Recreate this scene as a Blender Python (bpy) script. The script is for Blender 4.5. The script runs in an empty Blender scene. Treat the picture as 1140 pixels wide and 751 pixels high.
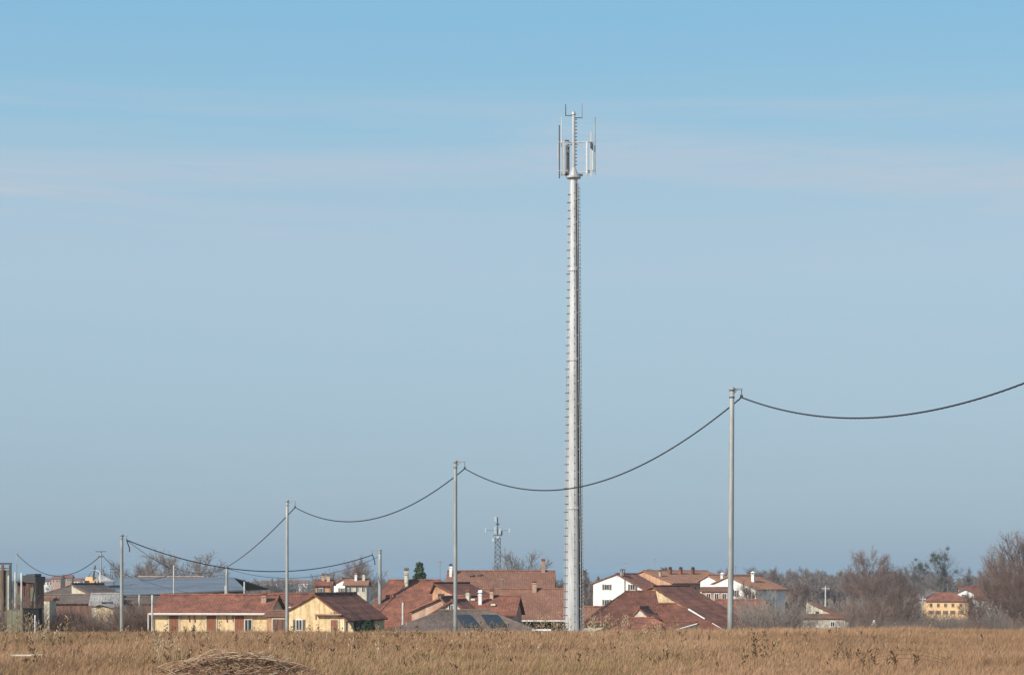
import bpy, math, random
import numpy as np
from mathutils import Vector, Matrix
rnd = random.Random(7)
NR = np.random.default_rng(11)
F, HZ, CZ = 2217.0, 645.0, 1.8          # focal length in photo pixels, horizon row, eye height
sc = bpy.context.scene
COL = sc.collection
R = math.radians

def PX(px, Y): return (px-570.0)/F*Y
def PZ(py, Y): return CZ+(HZ-py)/F*Y
def P(px, py, Y): return (PX(px, Y), Y, PZ(py, Y))

# ---------------------------------------------------------------- terrain
def ground(x, y):
    x = np.asarray(x, float); y = np.asarray(y, float)
    t = np.clip((y-60)/14.0, 0, 1)
    drop = np.where(y < 60, 0, np.where(y < 74, -0.032*14*t*t*0.5, -0.032*7-0.032*(y-74)))
    k = (y-330)/90.0
    drop = np.maximum(drop, -9.0)
    near = np.clip((95-y)/40.0, 0, 1)
    und = (0.05*np.sin(x*0.31+y*0.07)+0.04*np.sin(x*0.13-y*0.11+1.3)+0.03*np.sin(x*0.77+0.4)*np.sin(y*0.23))*near
    tilt = np.clip(x, -25, 25)*0.0042*near
    far = 0.35*np.sin(x*0.011+1)*np.sin(y*0.013)*np.clip((y-120)/200, 0, 1)
    return drop+und+tilt+far
def G(x, y): return float(ground(x, y))

# ---------------------------------------------------------------- materials
MATS = {}
def new_mat(name):
    m = bpy.data.materials.new(name); m.use_nodes = True
    nt = m.node_tree; nt.nodes.clear()
    out = nt.nodes.new('ShaderNodeOutputMaterial')
    b = nt.nodes.new('ShaderNodeBsdfPrincipled')
    nt.links.new(b.outputs[0], out.inputs['Surface'])
    MATS[name] = m
    return m, nt, b
def ramp(nt, src, stops):
    r = nt.nodes.new('ShaderNodeValToRGB')
    els = r.color_ramp.elements
    while len(els) < len(stops): els.new(0.5)
    for e, (p, c) in zip(els, stops):
        e.position = p; e.color = (*c, 1)
    nt.links.new(src, r.inputs[0])
    return r
def noise(nt, vec, scale, detail=4, rough=0.6, dist=0.0):
    n = nt.nodes.new('ShaderNodeTexNoise')
    n.inputs['Scale'].default_value = scale; n.inputs['Detail'].default_value = detail
    n.inputs['Roughness'].default_value = rough; n.inputs['Distortion'].default_value = dist
    if vec is not None: nt.links.new(vec, n.inputs['Vector'])
    return n
def surf(name, c1, c2, scale=2.0, rough=0.85, metal=0.0, c3=None, fine=None, stretch=None, bump=0.0, spec=None, rndv=0.0, streak=0.0, mott=.5):
    """weathered surface: colour wanders between c1, c2 (c3 = stains) with a fine mottling"""
    m, nt, b = new_mat(name)
    tc = nt.nodes.new('ShaderNodeTexCoord'); vec = tc.outputs['Object']
    oi = nt.nodes.new('ShaderNodeObjectInfo')
    ad = nt.nodes.new('ShaderNodeVectorMath'); ad.operation = 'ADD'
    cmb = nt.nodes.new('ShaderNodeVectorMath'); cmb.operation = 'SCALE'; cmb.inputs[0].default_value = (37, 53, 71)
    nt.links.new(oi.outputs['Random'], cmb.inputs['Scale'])
    nt.links.new(vec, ad.inputs[0]); nt.links.new(cmb.outputs[0], ad.inputs[1]); vec = ad.outputs[0]
    if stretch:
        mp = nt.nodes.new('ShaderNodeMapping'); mp.inputs['Scale'].default_value = stretch
        nt.links.new(vec, mp.inputs[0]); vec = mp.outputs[0]
    n = noise(nt, vec, scale, 6, 0.65, 0.3)
    stops = [(0.32, c1), (0.62, c2)]
    if c3: stops = [(0.25, c3), (0.42, c1), (0.68, c2)]
    r = ramp(nt, n.outputs['Fac'], stops)
    n2 = noise(nt, vec, fine or scale*9, 3, 0.7)
    mx = nt.nodes.new('ShaderNodeMixRGB'); mx.blend_type = 'MULTIPLY'; mx.inputs[0].default_value = mott
    r2 = ramp(nt, n2.outputs['Fac'], [(0.3, (0.6, 0.6, 0.6)), (0.65, (1.15, 1.15, 1.15))])
    nt.links.new(r.outputs[0], mx.inputs[1]); nt.links.new(r2.outputs[0], mx.inputs[2])
    last = mx.outputs[0]
    if streak > 0:
        mp = nt.nodes.new('ShaderNodeMapping'); mp.inputs['Scale'].default_value = (2.2, 2.2, .28); nt.links.new(ad.outputs[0], mp.inputs[0])
        ns = noise(nt, mp.outputs[0], 1.3, 6, .7); rs_ = ramp(nt, ns.outputs['Fac'], [(0.36, (.55, .52, .48)), (0.56, (1, 1, 1))])
        ms = nt.nodes.new('ShaderNodeMixRGB'); ms.blend_type = 'MULTIPLY'; ms.inputs[0].default_value = streak
        nt.links.new(last, ms.inputs[1]); nt.links.new(rs_.outputs[0], ms.inputs[2]); last = ms.outputs[0]
    if rndv > 0:
        hv = nt.nodes.new('ShaderNodeHueSaturation')
        mr = nt.nodes.new('ShaderNodeMapRange'); mr.inputs[3].default_value = 1-rndv; mr.inputs[4].default_value = 1+rndv
        nt.links.new(oi.outputs['Random'], mr.inputs[0]); nt.links.new(mr.outputs[0], hv.inputs['Value'])
        nt.links.new(last, hv.inputs['Color']); last = hv.outputs[0]
    nt.links.new(last, b.inputs['Base Color'])
    b.inputs['Roughness'].default_value = rough; b.inputs['Metallic'].default_value = metal
    if bump:
        bp = nt.nodes.new('ShaderNodeBump'); bp.inputs['Strength'].default_value = bump
        nt.links.new(n2.outputs['Fac'], bp.inputs['Height']); nt.links.new(bp.outputs[0], b.inputs['Normal'])
    return m
def glass(name):
    m, nt, b = new_mat(name)
    b.inputs['Base Color'].default_value = (0.035, 0.04, 0.045, 1); b.inputs['Roughness'].default_value = 0.08
    return m

M_cream = surf('cream_plaster', (0.58, 0.44, 0.26), (0.68, 0.53, 0.33), 0.5, c3=(0.40, 0.29, 0.17), streak=.75, bump=0.1)
M_yell = surf('yellow_plaster', (0.72, 0.53, 0.29), (0.80, 0.62, 0.37), 0.35, c3=(0.60, 0.42, 0.23), streak=.75, bump=0.1)
M_white = surf('white_plaster', (0.76, 0.75, 0.72), (0.84, 0.83, 0.80), 0.3, c3=(0.62, 0.60, 0.55), streak=.35, bump=0.1)
M_ivory = surf('ivory_plaster', (0.58, 0.53, 0.42), (0.70, 0.65, 0.54), 0.6, c3=(0.40, 0.36, 0.28), streak=.75, bump=0.15)
M_orange = surf('orange_plaster', (0.50, 0.28, 0.16), (0.60, 0.36, 0.22), 0.4, c3=(0.34, 0.18, 0.11), streak=.75, bump=0.1)
M_pink = surf('pink_plaster', (0.42, 0.26, 0.19), (0.56, 0.38, 0.29), 0.9, c3=(0.28, 0.16, 0.12), streak=.75, bump=0.1)
M_grey = surf('grey_render', (0.30, 0.28, 0.26), (0.42, 0.40, 0.37), 0.5, c3=(0.20, 0.18, 0.17), streak=.75, bump=0.2)
M_stone = surf('rubble_stone', (0.30, 0.26, 0.21), (0.55, 0.50, 0.42), 2.2, c3=(0.16, 0.13, 0.10), bump=0.4)
M_tile = surf('red_roof_tiles', (0.165, 0.062, 0.037), (0.265, 0.10, 0.057), 0.55, c3=(0.085, 0.047, 0.033), fine=1.6, mott=.9, streak=.0, rndv=0.24)
M_tile2 = surf('brown_roof_tiles', (0.195, 0.09, 0.055), (0.26, 0.127, 0.078), 0.45, c3=(0.13, 0.072, 0.05), fine=3.0, mott=.85, streak=.0, rndv=0.1)
M_tile3 = surf('grey_roof_tiles', (0.13, 0.092, 0.07), (0.19, 0.137, 0.105), 0.4, c3=(0.11, 0.085, 0.07), fine=3.0, mott=.85, streak=.0, rndv=0.1)
M_tile4 = surf('orange_roof_tiles', (0.30, 0.135, 0.075), (0.37, 0.18, 0.105), 0.4, c3=(0.26, 0.12, 0.075), fine=3.0, mott=.85, streak=.0, rndv=0.1)
M_metalroof = surf('blue_grey_sheet_roof', (0.125, 0.145, 0.17), (0.18, 0.205, 0.235), 0.12, rough=0.65, c3=(0.10, 0.105, 0.115), stretch=(1, 6, 1))
M_galv = surf('galvanised_steel', (0.42, 0.42, 0.415), (0.57, 0.57, 0.565), 1.2, rough=0.5, metal=0.3, c3=(0.30, 0.30, 0.29), stretch=(1, 1, 0.12))
M_pole = surf('pole_steel', (0.26, 0.27, 0.26), (0.36, 0.37, 0.355), 0.8, rough=0.6, metal=0.2, c3=(0.27, 0.27, 0.25), stretch=(1, 1, 0.25), rndv=0.1)
M_conc = surf('pale_concrete', (0.45, 0.44, 0.40), (0.60, 0.58, 0.54), 1.5, c3=(0.30, 0.29, 0.26))
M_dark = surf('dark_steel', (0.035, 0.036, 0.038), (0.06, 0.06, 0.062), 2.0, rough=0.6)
M_cable = surf('cable_black', (0.018, 0.019, 0.021), (0.028, 0.029, 0.032), 2.0, rough=0.7)
M_ant = surf('antenna_shell', (0.42, 0.44, 0.45), (0.54, 0.56, 0.57), 1.0, rough=0.5)
M_antd = surf('antenna_back', (0.12, 0.125, 0.13), (0.18, 0.185, 0.19), 1.0, rough=0.6)
M_rust = surf('rusty_sheet', (0.12, 0.062, 0.045), (0.23, 0.12, 0.085), 1.3, c3=(0.06, 0.04, 0.032), stretch=(3, 3, 0.5))
M_brown = surf('brown_wood', (0.22, 0.085, 0.040), (0.30, 0.12, 0.06), 2.0, c3=(0.14, 0.06, 0.03), stretch=(4, 4, 0.6))
M_green = surf('green_sheet', (0.13, 0.125, 0.085), (0.20, 0.185, 0.125), 0.8, c3=(0.12, 0.09, 0.06))
M_black = surf('black_tank', (0.012, 0.011, 0.012), (0.022, 0.02, 0.02), 1.0, rough=0.9)
M_gutter = surf('gutter_pale', (0.62, 0.60, 0.55), (0.74, 0.72, 0.68), 1.0, rough=0.5)
M_shut = surf('shutter_dark', (0.10, 0.075, 0.055), (0.15, 0.11, 0.085), 1.5)
M_mach = surf('orange_paint', (0.62, 0.28, 0.06), (0.72, 0.36, 0.10), 1.2, rough=0.5, c3=(0.40, 0.18, 0.07))
M_solar = surf('solar_panel', (0.02, 0.025, 0.035), (0.035, 0.042, 0.055), 1.5, rough=0.6)
M_bark = surf('bark_grey', (0.19, 0.155, 0.125), (0.30, 0.26, 0.22), 1.5, c3=(0.12, 0.10, 0.085), rndv=0.15)
M_twig = surf('twigs_brown', (0.165, 0.13, 0.11), (0.235, 0.19, 0.16), 0.5, rndv=0.18)
M_twigr = surf('twigs_reddish', (0.15, 0.095, 0.072), (0.22, 0.145, 0.112), 0.5, rndv=0.18)
M_twigp = surf('twigs_pale', (0.30, 0.26, 0.21), (0.40, 0.35, 0.29), 0.5, rndv=0.12)
M_ever = surf('evergreen_leaves', (0.035, 0.055, 0.025), (0.06, 0.085, 0.035), 1.0, rndv=0.15)
M_ivy = surf('ivy_leaves', (0.045, 0.06, 0.045), (0.075, 0.09, 0.07), 1.0)
M_far = surf('distant_hill_woods', (0.05, 0.06, 0.05), (0.09, 0.09, 0.07), 0.004)
M_glass = glass('window_glass')

def straw_mat(name, stops):
    m, nt, b = new_mat(name)
    at = nt.nodes.new('ShaderNodeAttribute'); at.attribute_name = 'tint'
    r = ramp(nt, at.outputs['Fac'], stops)
    nt.links.new(r.outputs[0], b.inputs['Base Color'])
    b.inputs['Roughness'].default_value = 0.75
    b.inputs['Specular IOR Level'].default_value = 0.25
    tr = nt.nodes.new('ShaderNodeBsdfTranslucent'); nt.links.new(r.outputs[0], tr.inputs[0])
    mx = nt.nodes.new('ShaderNodeMixShader'); mx.inputs[0].default_value = 0.25
    nt.links.new(b.outputs[0], mx.inputs[1]); nt.links.new(tr.outputs[0], mx.inputs[2])
    nt.links.new(mx.outputs[0], nt.nodes['Material Output'].inputs['Surface'])
    return m
M_grass = straw_mat('dry_grass', [(0.0, (0.15, 0.088, 0.045)), (0.25, (0.29, 0.172, 0.092)), (0.55, (0.40, 0.243, 0.135)), (0.8, (0.47, 0.285, 0.175)), (0.93, (0.56, 0.41, 0.26)), (1.0, (0.24, 0.20, 0.075))])
M_stem = straw_mat('cut_stem', [(0.0, (0.09, 0.048, 0.03)), (0.35, (0.30, 0.16, 0.095)), (0.7, (0.48, 0.29, 0.175)), (1.0, (0.74, 0.60, 0.43))])
M_weed = straw_mat('dry_weed', [(0.0, (0.07, 0.045, 0.028)), (0.4, (0.22, 0.13, 0.07)), (0.7, (0.45, 0.31, 0.17)), (1.0, (0.68, 0.56, 0.38))])

# ground material
m, nt, b = new_mat('field_soil')
geo = nt.nodes.new('ShaderNodeNewGeometry')
n1 = noise(nt, geo.outputs['Position'], 0.12, 5, 0.6)
n2 = noise(nt, geo.outputs['Position'], 3.0, 6, 0.7)
r1 = ramp(nt, n1.outputs['Fac'], [(0.3, (0.22, 0.135, 0.07)), (0.55, (0.28, 0.175, 0.095)), (0.7, (0.18, 0.135, 0.06))])
r2 = ramp(nt, n2.outputs['Fac'], [(0.3, (0.6, 0.6, 0.6)), (0.7, (1.1, 1.1, 1.1))])
mx = nt.nodes.new('ShaderNodeMixRGB'); mx.blend_type = 'MULTIPLY'; mx.inputs[0].default_value = 0.8
nt.links.new(r1.outputs[0], mx.inputs[1]); nt.links.new(r2.outputs[0], mx.inputs[2])
nt.links.new(mx.outputs[0], b.inputs['Base Color']); b.inputs['Roughness'].default_value = 0.95
M_soil = m

# ---------------------------------------------------------------- mesh helpers
def tag(o, label=None, cat=None, group=None, kind=None):
    if label: o['label'] = label
    if cat: o['category'] = cat
    if group: o['group'] = group
    if kind: o['kind'] = kind
    return o
def empty(name, loc, rz=0.0, label=None, cat=None, group=None):
    o = bpy.data.objects.new(name, None); COL.objects.link(o)
    o.location = loc; o.rotation_euler = (0, 0, rz); o.empty_display_size = 0.5
    return tag(o, label, cat, group)
class MB:
    def __init__(s): s.v = []; s.f = []; s.m = []
    def add(s, vs, fs, mi=0):
        o = len(s.v); s.v += [tuple(v) for v in vs]
        for f in fs: s.f.append(tuple(i+o for i in f)); s.m.append(mi)
    def box(s, c, d, rz=0.0, mi=0, taper=1.0, mat=None):
        hx, hy, hz = d[0]/2, d[1]/2, d[2]/2
        M = mat if mat is not None else Matrix.Rotation(rz, 3, 'Z')
        vs = []
        for z in (-1, 1):
            t = taper if z > 0 else 1.0
            for x, y in ((-1, -1), (1, -1), (1, 1), (-1, 1)):
                q = M @ Vector((x*hx*t, y*hy*t, z*hz)); vs.append((c[0]+q[0], c[1]+q[1], c[2]+q[2]))
        s.add(vs, [(3, 2, 1, 0), (4, 5, 6, 7), (0, 1, 5, 4), (1, 2, 6, 5), (2, 3, 7, 6), (3, 0, 4, 7)], mi)
    def tube(s, pts, rs, n=8, mi=0, caps=True):
        pts = [Vector(p) for p in pts]
        if not isinstance(rs, (list, tuple)): rs = [rs]*len(pts)
        vs = []; 
        for i, p in enumerate(pts):
            d = (pts[min(i+1, len(pts)-1)]-pts[max(i-1, 0)]).normalized()
            a = Vector((0, 0, 1)) if abs(d.z) < 0.9 else Vector((0, 1, 0))
            u = d.cross(a).normalized(); w = d.cross(u)
            for k in range(n):
                t = 2*math.pi*k/n
                vs.append(p+(u*math.cos(t)+w*math.sin(t))*rs[i])
        fs = []
        for i in range(len(pts)-1):
            for k in range(n):
                a0 = i*n+k; a1 = i*n+(k+1) % n
                fs.append((a0, a0+n, a1+n, a1))
        if caps:
            fs.append(tuple(range(n))); fs.append(tuple((len(pts)-1)*n+k for k in reversed(range(n))))
        s.add(vs, fs, mi)
    def build(s, name, mats, parent=None, smooth=False):
        me = bpy.data.meshes.new(name); me.from_pydata(s.v, [], s.f); me.update()
        if not isinstance(mats, (list, tuple)): mats = [mats]
        for mm in mats: me.materials.append(mm)
        if len(mats) > 1: me.polygons.foreach_set('material_index', s.m)
        if smooth: me.polygons.foreach_set('use_smooth', [True]*len(me.polygons))
        o = bpy.data.objects.new(name, me); COL.objects.link(o)
        if parent: o.parent = parent
        return o
def np_mesh(name, V, Fc, mat, tint=None, smooth=False):
    """V (n,3), Fc (m,3) triangles"""
    me = bpy.data.meshes.new(name)
    me.vertices.add(len(V)); me.vertices.foreach_set('co', np.asarray(V, np.float32).ravel())
    nf = len(Fc); me.loops.add(nf*3); me.polygons.add(nf)
    me.loops.foreach_set('vertex_index', np.asarray(Fc, np.int32).ravel())
    me.polygons.foreach_set('loop_start', np.arange(nf, dtype=np.int32)*3)
    me.polygons.foreach_set('loop_total', np.full(nf, 3, np.int32))
    if smooth: me.polygons.foreach_set('use_smooth', np.ones(nf, bool))
    me.update(calc_edges=True)
    if tint is not None:
        a = me.attributes.new('tint', 'FLOAT', 'POINT'); a.data.foreach_set('value', np.asarray(tint, np.float32))
    for mm in (mat if isinstance(mat, (list, tuple)) else [mat]): me.materials.append(mm)
    return me
def link(name, me, parent=None, loc=None):
    o = bpy.data.objects.new(name, me); COL.objects.link(o)
    if parent: o.parent = parent
    if loc is not None: o.location = loc
    return o
def copy_tree(src, loc, rz, scale, label=None, group=None, cat=None):
    r = src.copy(); COL.objects.link(r)
    r.location = loc; r.rotation_euler = (0, 0, rz)
    r.scale = scale if isinstance(scale, (tuple, list)) else (scale,)*3
    if label: r['label'] = label
    if group: r['group'] = group
    if cat: r['category'] = cat
    for ch in list(src.children):
        c = ch.copy(); COL.objects.link(c); c.parent = r
    return r

# ---------------------------------------------------------------- terrain sheets
def axis_pts(lims):
    out = []
    for a, b_, n in lims: out += list(np.linspace(a, b_, n, endpoint=False))
    return np.array(out+[lims[-1][1]])
gx = axis_pts([(-9000, -600, 12), (-600, -60, 40), (-60, 60, 240), (60, 600, 40), (600, 9000, 12)])
gy = axis_pts([(-300, 20, 12), (20, 110, 180), (110, 700, 90), (700, 16200, 30)])
XX, YY = np.meshgrid(gx, gy)
ZZ = ground(XX, YY)
V = np.stack([XX, YY, ZZ], -1).reshape(-1, 3)
nx, ny = len(gx), len(gy)
ii = (np.arange(ny-1)[:, None]*nx+np.arange(nx-1)[None, :]).ravel()
Fc = np.concatenate([np.stack([ii, ii+1, ii+nx+1], 1), np.stack([ii, ii+nx+1, ii+nx], 1)])
tag(link('field_ground', np_mesh('field_ground', V, Fc, M_soil, smooth=True)), kind='structure', label='dry brown field falling away to the low plain of the village')

# distant hills : a low solid ridge with real depth, 13-15 km off
hv = []; n = 260
for j, (yy, k) in enumerate([(12500, 0), (13300, .6), (14200, 1.0), (15200, .7), (15900, 0)]):
    for i in range(n):
        x = -8500+17000*i/(n-1)
        h = 28+20*math.sin(x*0.0011+1)+16*math.sin(x*0.0023+.4)+9*math.sin(x*0.0061+j)+5*math.sin(x*.013+2*j)
        h += 38*math.exp(-((x+1700)/1300.0)**2)+34*math.exp(-((x+3250)/600.0)**2)
        hv.append((x, yy, -9.5+max(h, 4)*k))
idx = (np.arange(4)[:, None]*n+np.arange(n-1)[None, :]).ravel()
hf = np.concatenate([np.stack([idx, idx+1, idx+n+1], 1), np.stack([idx, idx+n+1, idx+n], 1)])
tag(link('distant_hills', np_mesh('distant_hills', np.array(hv), hf, M_far, smooth=True)), kind='structure', label='faint blue hills on the horizon')

# ---------------------------------------------------------------- vegetation
def blades(x, y, z, h, w, lean, azi, tint, segs=2):
    """tapered bent blades as numpy triangles"""
    n = len(x)
    fx, fy = np.cos(azi), np.sin(azi)                   # lean direction
    face = NR.uniform(0, 2*np.pi, n); sx, sy = np.cos(face), np.sin(face)
    lv = []
    for k in range(segs+1):
        t = k/segs
        off = lean*h*t**1.8
        cx = x+fx*off; cy = y+fy*off; cz = z+h*t*(1-0.25*lean*t)
        if k == segs: lv.append(np.stack([cx, cy, cz], 1)[:, None])
        else:
            ww = w*(1-0.45*t)*0.5
            lv.append(np.stack([np.stack([cx-sx*ww, cy-sy*ww, cz], 1), np.stack([cx+sx*ww, cy+sy*ww, cz], 1)], 1))
    V = np.concatenate(lv, 1); m_ = V.shape[1]
    base = (np.arange(n)*m_)[:, None, None]
    tr = []
    for k in range(segs-1):
        a = 2*k; tr += [[a, a+1, a+3], [a, a+3, a+2]]
    a = 2*(segs-1); tr.append([a, a+1, a+2])
    Fq = (base+np.array(tr)[None]).reshape(-1, 3)
    return V.reshape(-1, 3), Fq, np.repeat(tint, m_)
def vnoise(x, y, s, seed):
    r_ = np.random.default_rng(seed); g = r_.random((64, 64))
    u = (x*s) % 64; v = (y*s) % 64
    i = np.floor(u).astype(int); j = np.floor(v).astype(int); fu = u-i; fv = v-j
    fu = fu*fu*(3-2*fu); fv = fv*fv*(3-2*fv); i1 = (i+1) % 64; j1 = (j+1) % 64
    return (g[i, j]*(1-fu)+g[i1, j]*fu)*(1-fv)+(g[i, j1]*(1-fu)+g[i1, j1]*fu)*fv
def scatter(n, y0, y1, half=0.31, power=1.0):
    y = y0+(y1-y0)*NR.random(n)**power
    x = NR.uniform(-1, 1, n)*(half*y+2)
    return x, y
# fine dry grass over the whole near field
n = 430000
x, y = scatter(n, 33, 86)
cl = vnoise(x, y, 1.3, 1); cl2 = vnoise(x, y, 0.22, 2); cl3 = vnoise(x, y, 4.0, 3)
hgt = (0.08+0.15*cl*cl+0.08*cl3)*NR.uniform(0.6, 1.35, n)*(0.75+0.5*cl2)
tint = np.clip(0.10+0.38*cl2+0.24*vnoise(x, y, .6, 5)+0.18*cl3+NR.normal(0, 0.13, n), 0, 0.92)
gpatch = (vnoise(x, y, 0.16, 9) > 0.6) & (NR.random(n) < 0.22) & (x < 4)
tint[gpatch] = 1.0
hx = PX(264, 36.6); kp = ~(((np.abs(x-hx) < 1.2) & (y > 30) & (y < 37.3)) & (NR.random(n) < .95))
x, y, hgt, tint = x[kp], y[kp], hgt[kp], tint[kp]; n = len(x)
V1, F1, T1 = blades(x, y, ground(x, y)-0.02, hgt, NR.uniform(0.006, 0.016, n), NR.uniform(0.1, 0.9, n), NR.normal(0.4, 1.3, n), tint)
tag(link('field_grass', np_mesh('field_grass', V1, F1, M_grass, T1)), kind='stuff', label='dry tan winter grass covering the field', cat='grass')

def weed_plants(px_list, seedn, hrange, density=1.0, dark=0.5, heads=True, root=None):
    """tall dry stalks with side twigs and seed heads. returns V,F,T"""
    r_ = random.Random(seedn); xs = []; Vs = []; Fs = []; Ts = []; off = 0
    segs = []
    for (x, y, s) in px_list:
        z = G(x, y); h = r_.uniform(*hrange)*s
        if root is not None: segs.append((Vector((root[0], root[1], G(*root)-.01)), Vector((x, y, z)), .006, .4, .006))
        a = r_.uniform(0, 6.28); ln = r_.uniform(0.05, 0.35)
        tint = min(1, max(0, r_.gauss(dark, 0.25)))
        p = Vector((x, y, z-0.03)); d = Vector((math.cos(a)*ln, math.sin(a)*ln, 1)).normalized()
        k = 5
        for i in range(k):
            q = p+d*h/k; segs.append((p, q, 0.006*(1-i/k*.6), tint))
            d = (d+Vector((math.cos(a), math.sin(a), 0))*ln*0.35*(i/k)).normalized()
            if i > 1:
                for _ in range(r_.randint(1, 3)):
                    b_ = r_.uniform(0, 6.28); e = Vector((math.cos(b_), math.sin(b_), r_.uniform(0.3, 1.2))).normalized()
                    t2 = q+e*h*r_.uniform(.08, .2); segs.append((q, t2, 0.004, tint))
                    if heads and r_.random() < .8: segs.append((t2, t2+e*0.03+Vector((0, 0, .02)), r_.uniform(.008, .018), min(1, max(0, tint+r_.uniform(-.4, .3)))))
            p = q
        if heads: segs.append((p, p+d*0.06, .014, max(0, tint-.2)))
    return tri_segs(segs)
def tri_segs(segs):
    """3-sided prisms for (p0,p1,r,tint[,r1])"""
    A = np.array([tuple(s[0]) for s in segs]); B = np.array([tuple(s[1]) for s in segs])
    r0 = np.array([s[2] for s in segs]); r1 = np.array([s[4] if len(s) > 4 else s[2]*.6 for s in segs]); T = np.array([s[3] for s in segs])
    D = B-A; D /= np.maximum(np.linalg.norm(D, axis=1, keepdims=True), 1e-6)
    up = np.where(np.abs(D[:, 2:3]) < 0.9, np.array([[0, 0, 1.0]]), np.array([[0, 1.0, 0]]))
    U = np.cross(D, up); U /= np.linalg.norm(U, axis=1, keepdims=True); W = np.cross(D, U)
    vs = []
    for P_, r_ in ((A, r0), (B, r1)):
        for k in range(3):
            t = 2*math.pi*k/3
            vs.append(P_+(U*math.cos(t)+W*math.sin(t))*r_[:, None])
    V = np.stack(vs, 1)
    tr = np.array([[0, 1, 4], [0, 4, 3], [1, 2, 5], [1, 5, 4], [2, 0, 3], [2, 3, 5]])
    Fq = ((np.arange(len(segs))*6)[:, None, None]+tr[None]).reshape(-1, 3)
    return V.reshape(-1, 3), Fq, np.repeat(T, 6)
# scattered weeds: taller and darker stalks
pts = []
x, y = scatter(2100, 36, 72)
dn = vnoise(x, y, 0.25, 21)*np.where(x < 2, 1.0, 0.62)
for a, b_, c_ in zip(x, y, dn):
    if rnd.random() < c_*1.15-0.25: pts.append((a, b_, rnd.uniform(.5, 1.1)))
V2, F2, T2 = weed_plants(pts, 3, (0.22, 0.5))
tag(link('dry_weeds', np_mesh('dry_weeds', V2, F2, M_weed, T2)), kind='stuff', label='scattered dry weed stalks with seed heads in the grass', cat='weeds')

def clump(name, px, py_base, Y, nst, hr, spread, label, dark=.5, group='tall dry weed clumps in the grass'):
    X = PX(px, Y); pl = []
    r_ = random.Random(int(px*7+Y))
    for _ in range(nst):
        pl.append((X+r_.gauss(0, spread), Y+r_.gauss(0, spread*.6), r_.uniform(.6, 1.1)))
    Vc, Fc_, Tc = weed_plants(pl, int(px), hr, dark=dark, root=(X, Y))
    o0 = np.array([X, Y, G(X, Y)])
    o = link(name, np_mesh(name, Vc-o0, Fc_, M_weed, Tc), loc=tuple(o0))
    return tag(o, label, 'weed', group)
clump('weed_clump', 838, 0, 41, 11, (.45, .75), .10, 'dark upright weed clump at the bottom of the field below the nearest pole', .15)
clump('weed_clump', 615, 0, 62, 34, (.45, .75), .42, 'dry weed clump at the left foot of the antenna tower', .75)
clump('weed_clump', 682, 0, 60, 44, (.45, .85), .60, 'pale bushy weed clump just right of the antenna tower', .85)
clump('weed_clump', 540, 0, 60, 22, (.4, .7), .35, 'dry weed clump in front of the dark roof panels', .55)
clump('weed_clump', 985, 0, 40, 13, (.3, .5), .35, 'low dark weed patch at the bottom right of the field', .15)
clump('weed_clump', 20, 0, 60, 26, (.5, .95), .55, 'tall pale weeds in front of the rusty frame at the far left', .8)
clump('weed_clump', 62, 0, 58, 22, (.4, .8), .45, 'tawny weeds in front of the black tank', .7)
clump('weed_clump', 185, 0, 42, 14, (.45, .75), .20, 'arching straw coloured weed left of the brush heap', .9)
clump('weed_clump', 930, 0, 44, 8, (.25, .4), .35, 'small dark seed heads between the dark clump and the bottom right patch', .2)
clump('weed_clump', 735, 0, 58, 20, (.4, .7), .4, 'thin weeds in front of the low red roof right of the tower', .6)

# brush heap
def brush_heap():
    Y = 36.6; X = PX(264, Y); gz = G(X, Y); HH = PZ(722, Y)-gz-.08
    root = empty('brush_heap', (X, Y, gz), 0, 'low heap of cut dry stems with long arching straws at the bottom left', 'brush heap')
    nr, na = 14, 40; vs = []
    def hz_(t): return HH*max(0, 1-t**1.7)
    for i in range(nr+1):
        for k in range(na):
            t = i/nr; a = 2*math.pi*k/na
            vs.append((1.45*t*math.cos(a), .85*t*math.sin(a), max(-.05, hz_(t)*(1+.08*math.sin(a*3+i))+rnd.uniform(-.02, .02)-.06)))
    fs = [(i*na+k, i*na+(k+1) % na, (i+1)*na+(k+1) % na, (i+1)*na+k) for i in range(nr) for k in range(na)]
    b_ = MB(); b_.add(vs, fs); b_.build('core', surf('heap_litter', (0.10, 0.06, 0.038), (0.24, 0.15, 0.09), 9.0, c3=(0.05, 0.032, 0.02), bump=.5), root)
    segs = []
    for _ in range(4200):
        t = math.sqrt(rnd.random()); a = rnd.uniform(0, 6.28)
        p = Vector((1.5*t*math.cos(a), .9*t*math.sin(a), max(hz_(t)-.04, 0.0)))
        l = rnd.uniform(.06, .30); th = rnd.uniform(0, 6.28)
        d = Vector((math.cos(th), math.sin(th)*.6, rnd.uniform(-.3, .5))).normalized()
        tt = min(1, max(0, rnd.gauss(.55, .33)))
        segs.append((p, p+d*l, rnd.uniform(.003, .009), tt))
    for k in range(22):          # long straws draped from the crest towards both feet
        sgn = -1 if k % 3 else 1
        x0 = rnd.uniform(-.40, .2); L_ = rnd.uniform(.8, 1.35); yy = rnd.uniform(-.6, .0); zz = HH+rnd.uniform(-.10, .05); p = None; wv = rnd.uniform(-.10, .10)
        for i in range(11):
            t = i/10; xx = x0+sgn*L_*t; q = Vector((xx, yy-.1*t, max(hz_(min(1, abs(xx)/1.45))+.03+(zz-HH)+wv*math.sin(t*5), .02)))
            if p is not None: segs.append((p, q, .009*(1-.4*t), rnd.uniform(.6, 1.0), .008))
            p = q
    V_, F_, T_ = tri_segs(segs); link('cut_stems', np_mesh('cut_stems', V_, F_, M_stem, T_), root)
brush_heap()
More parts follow.
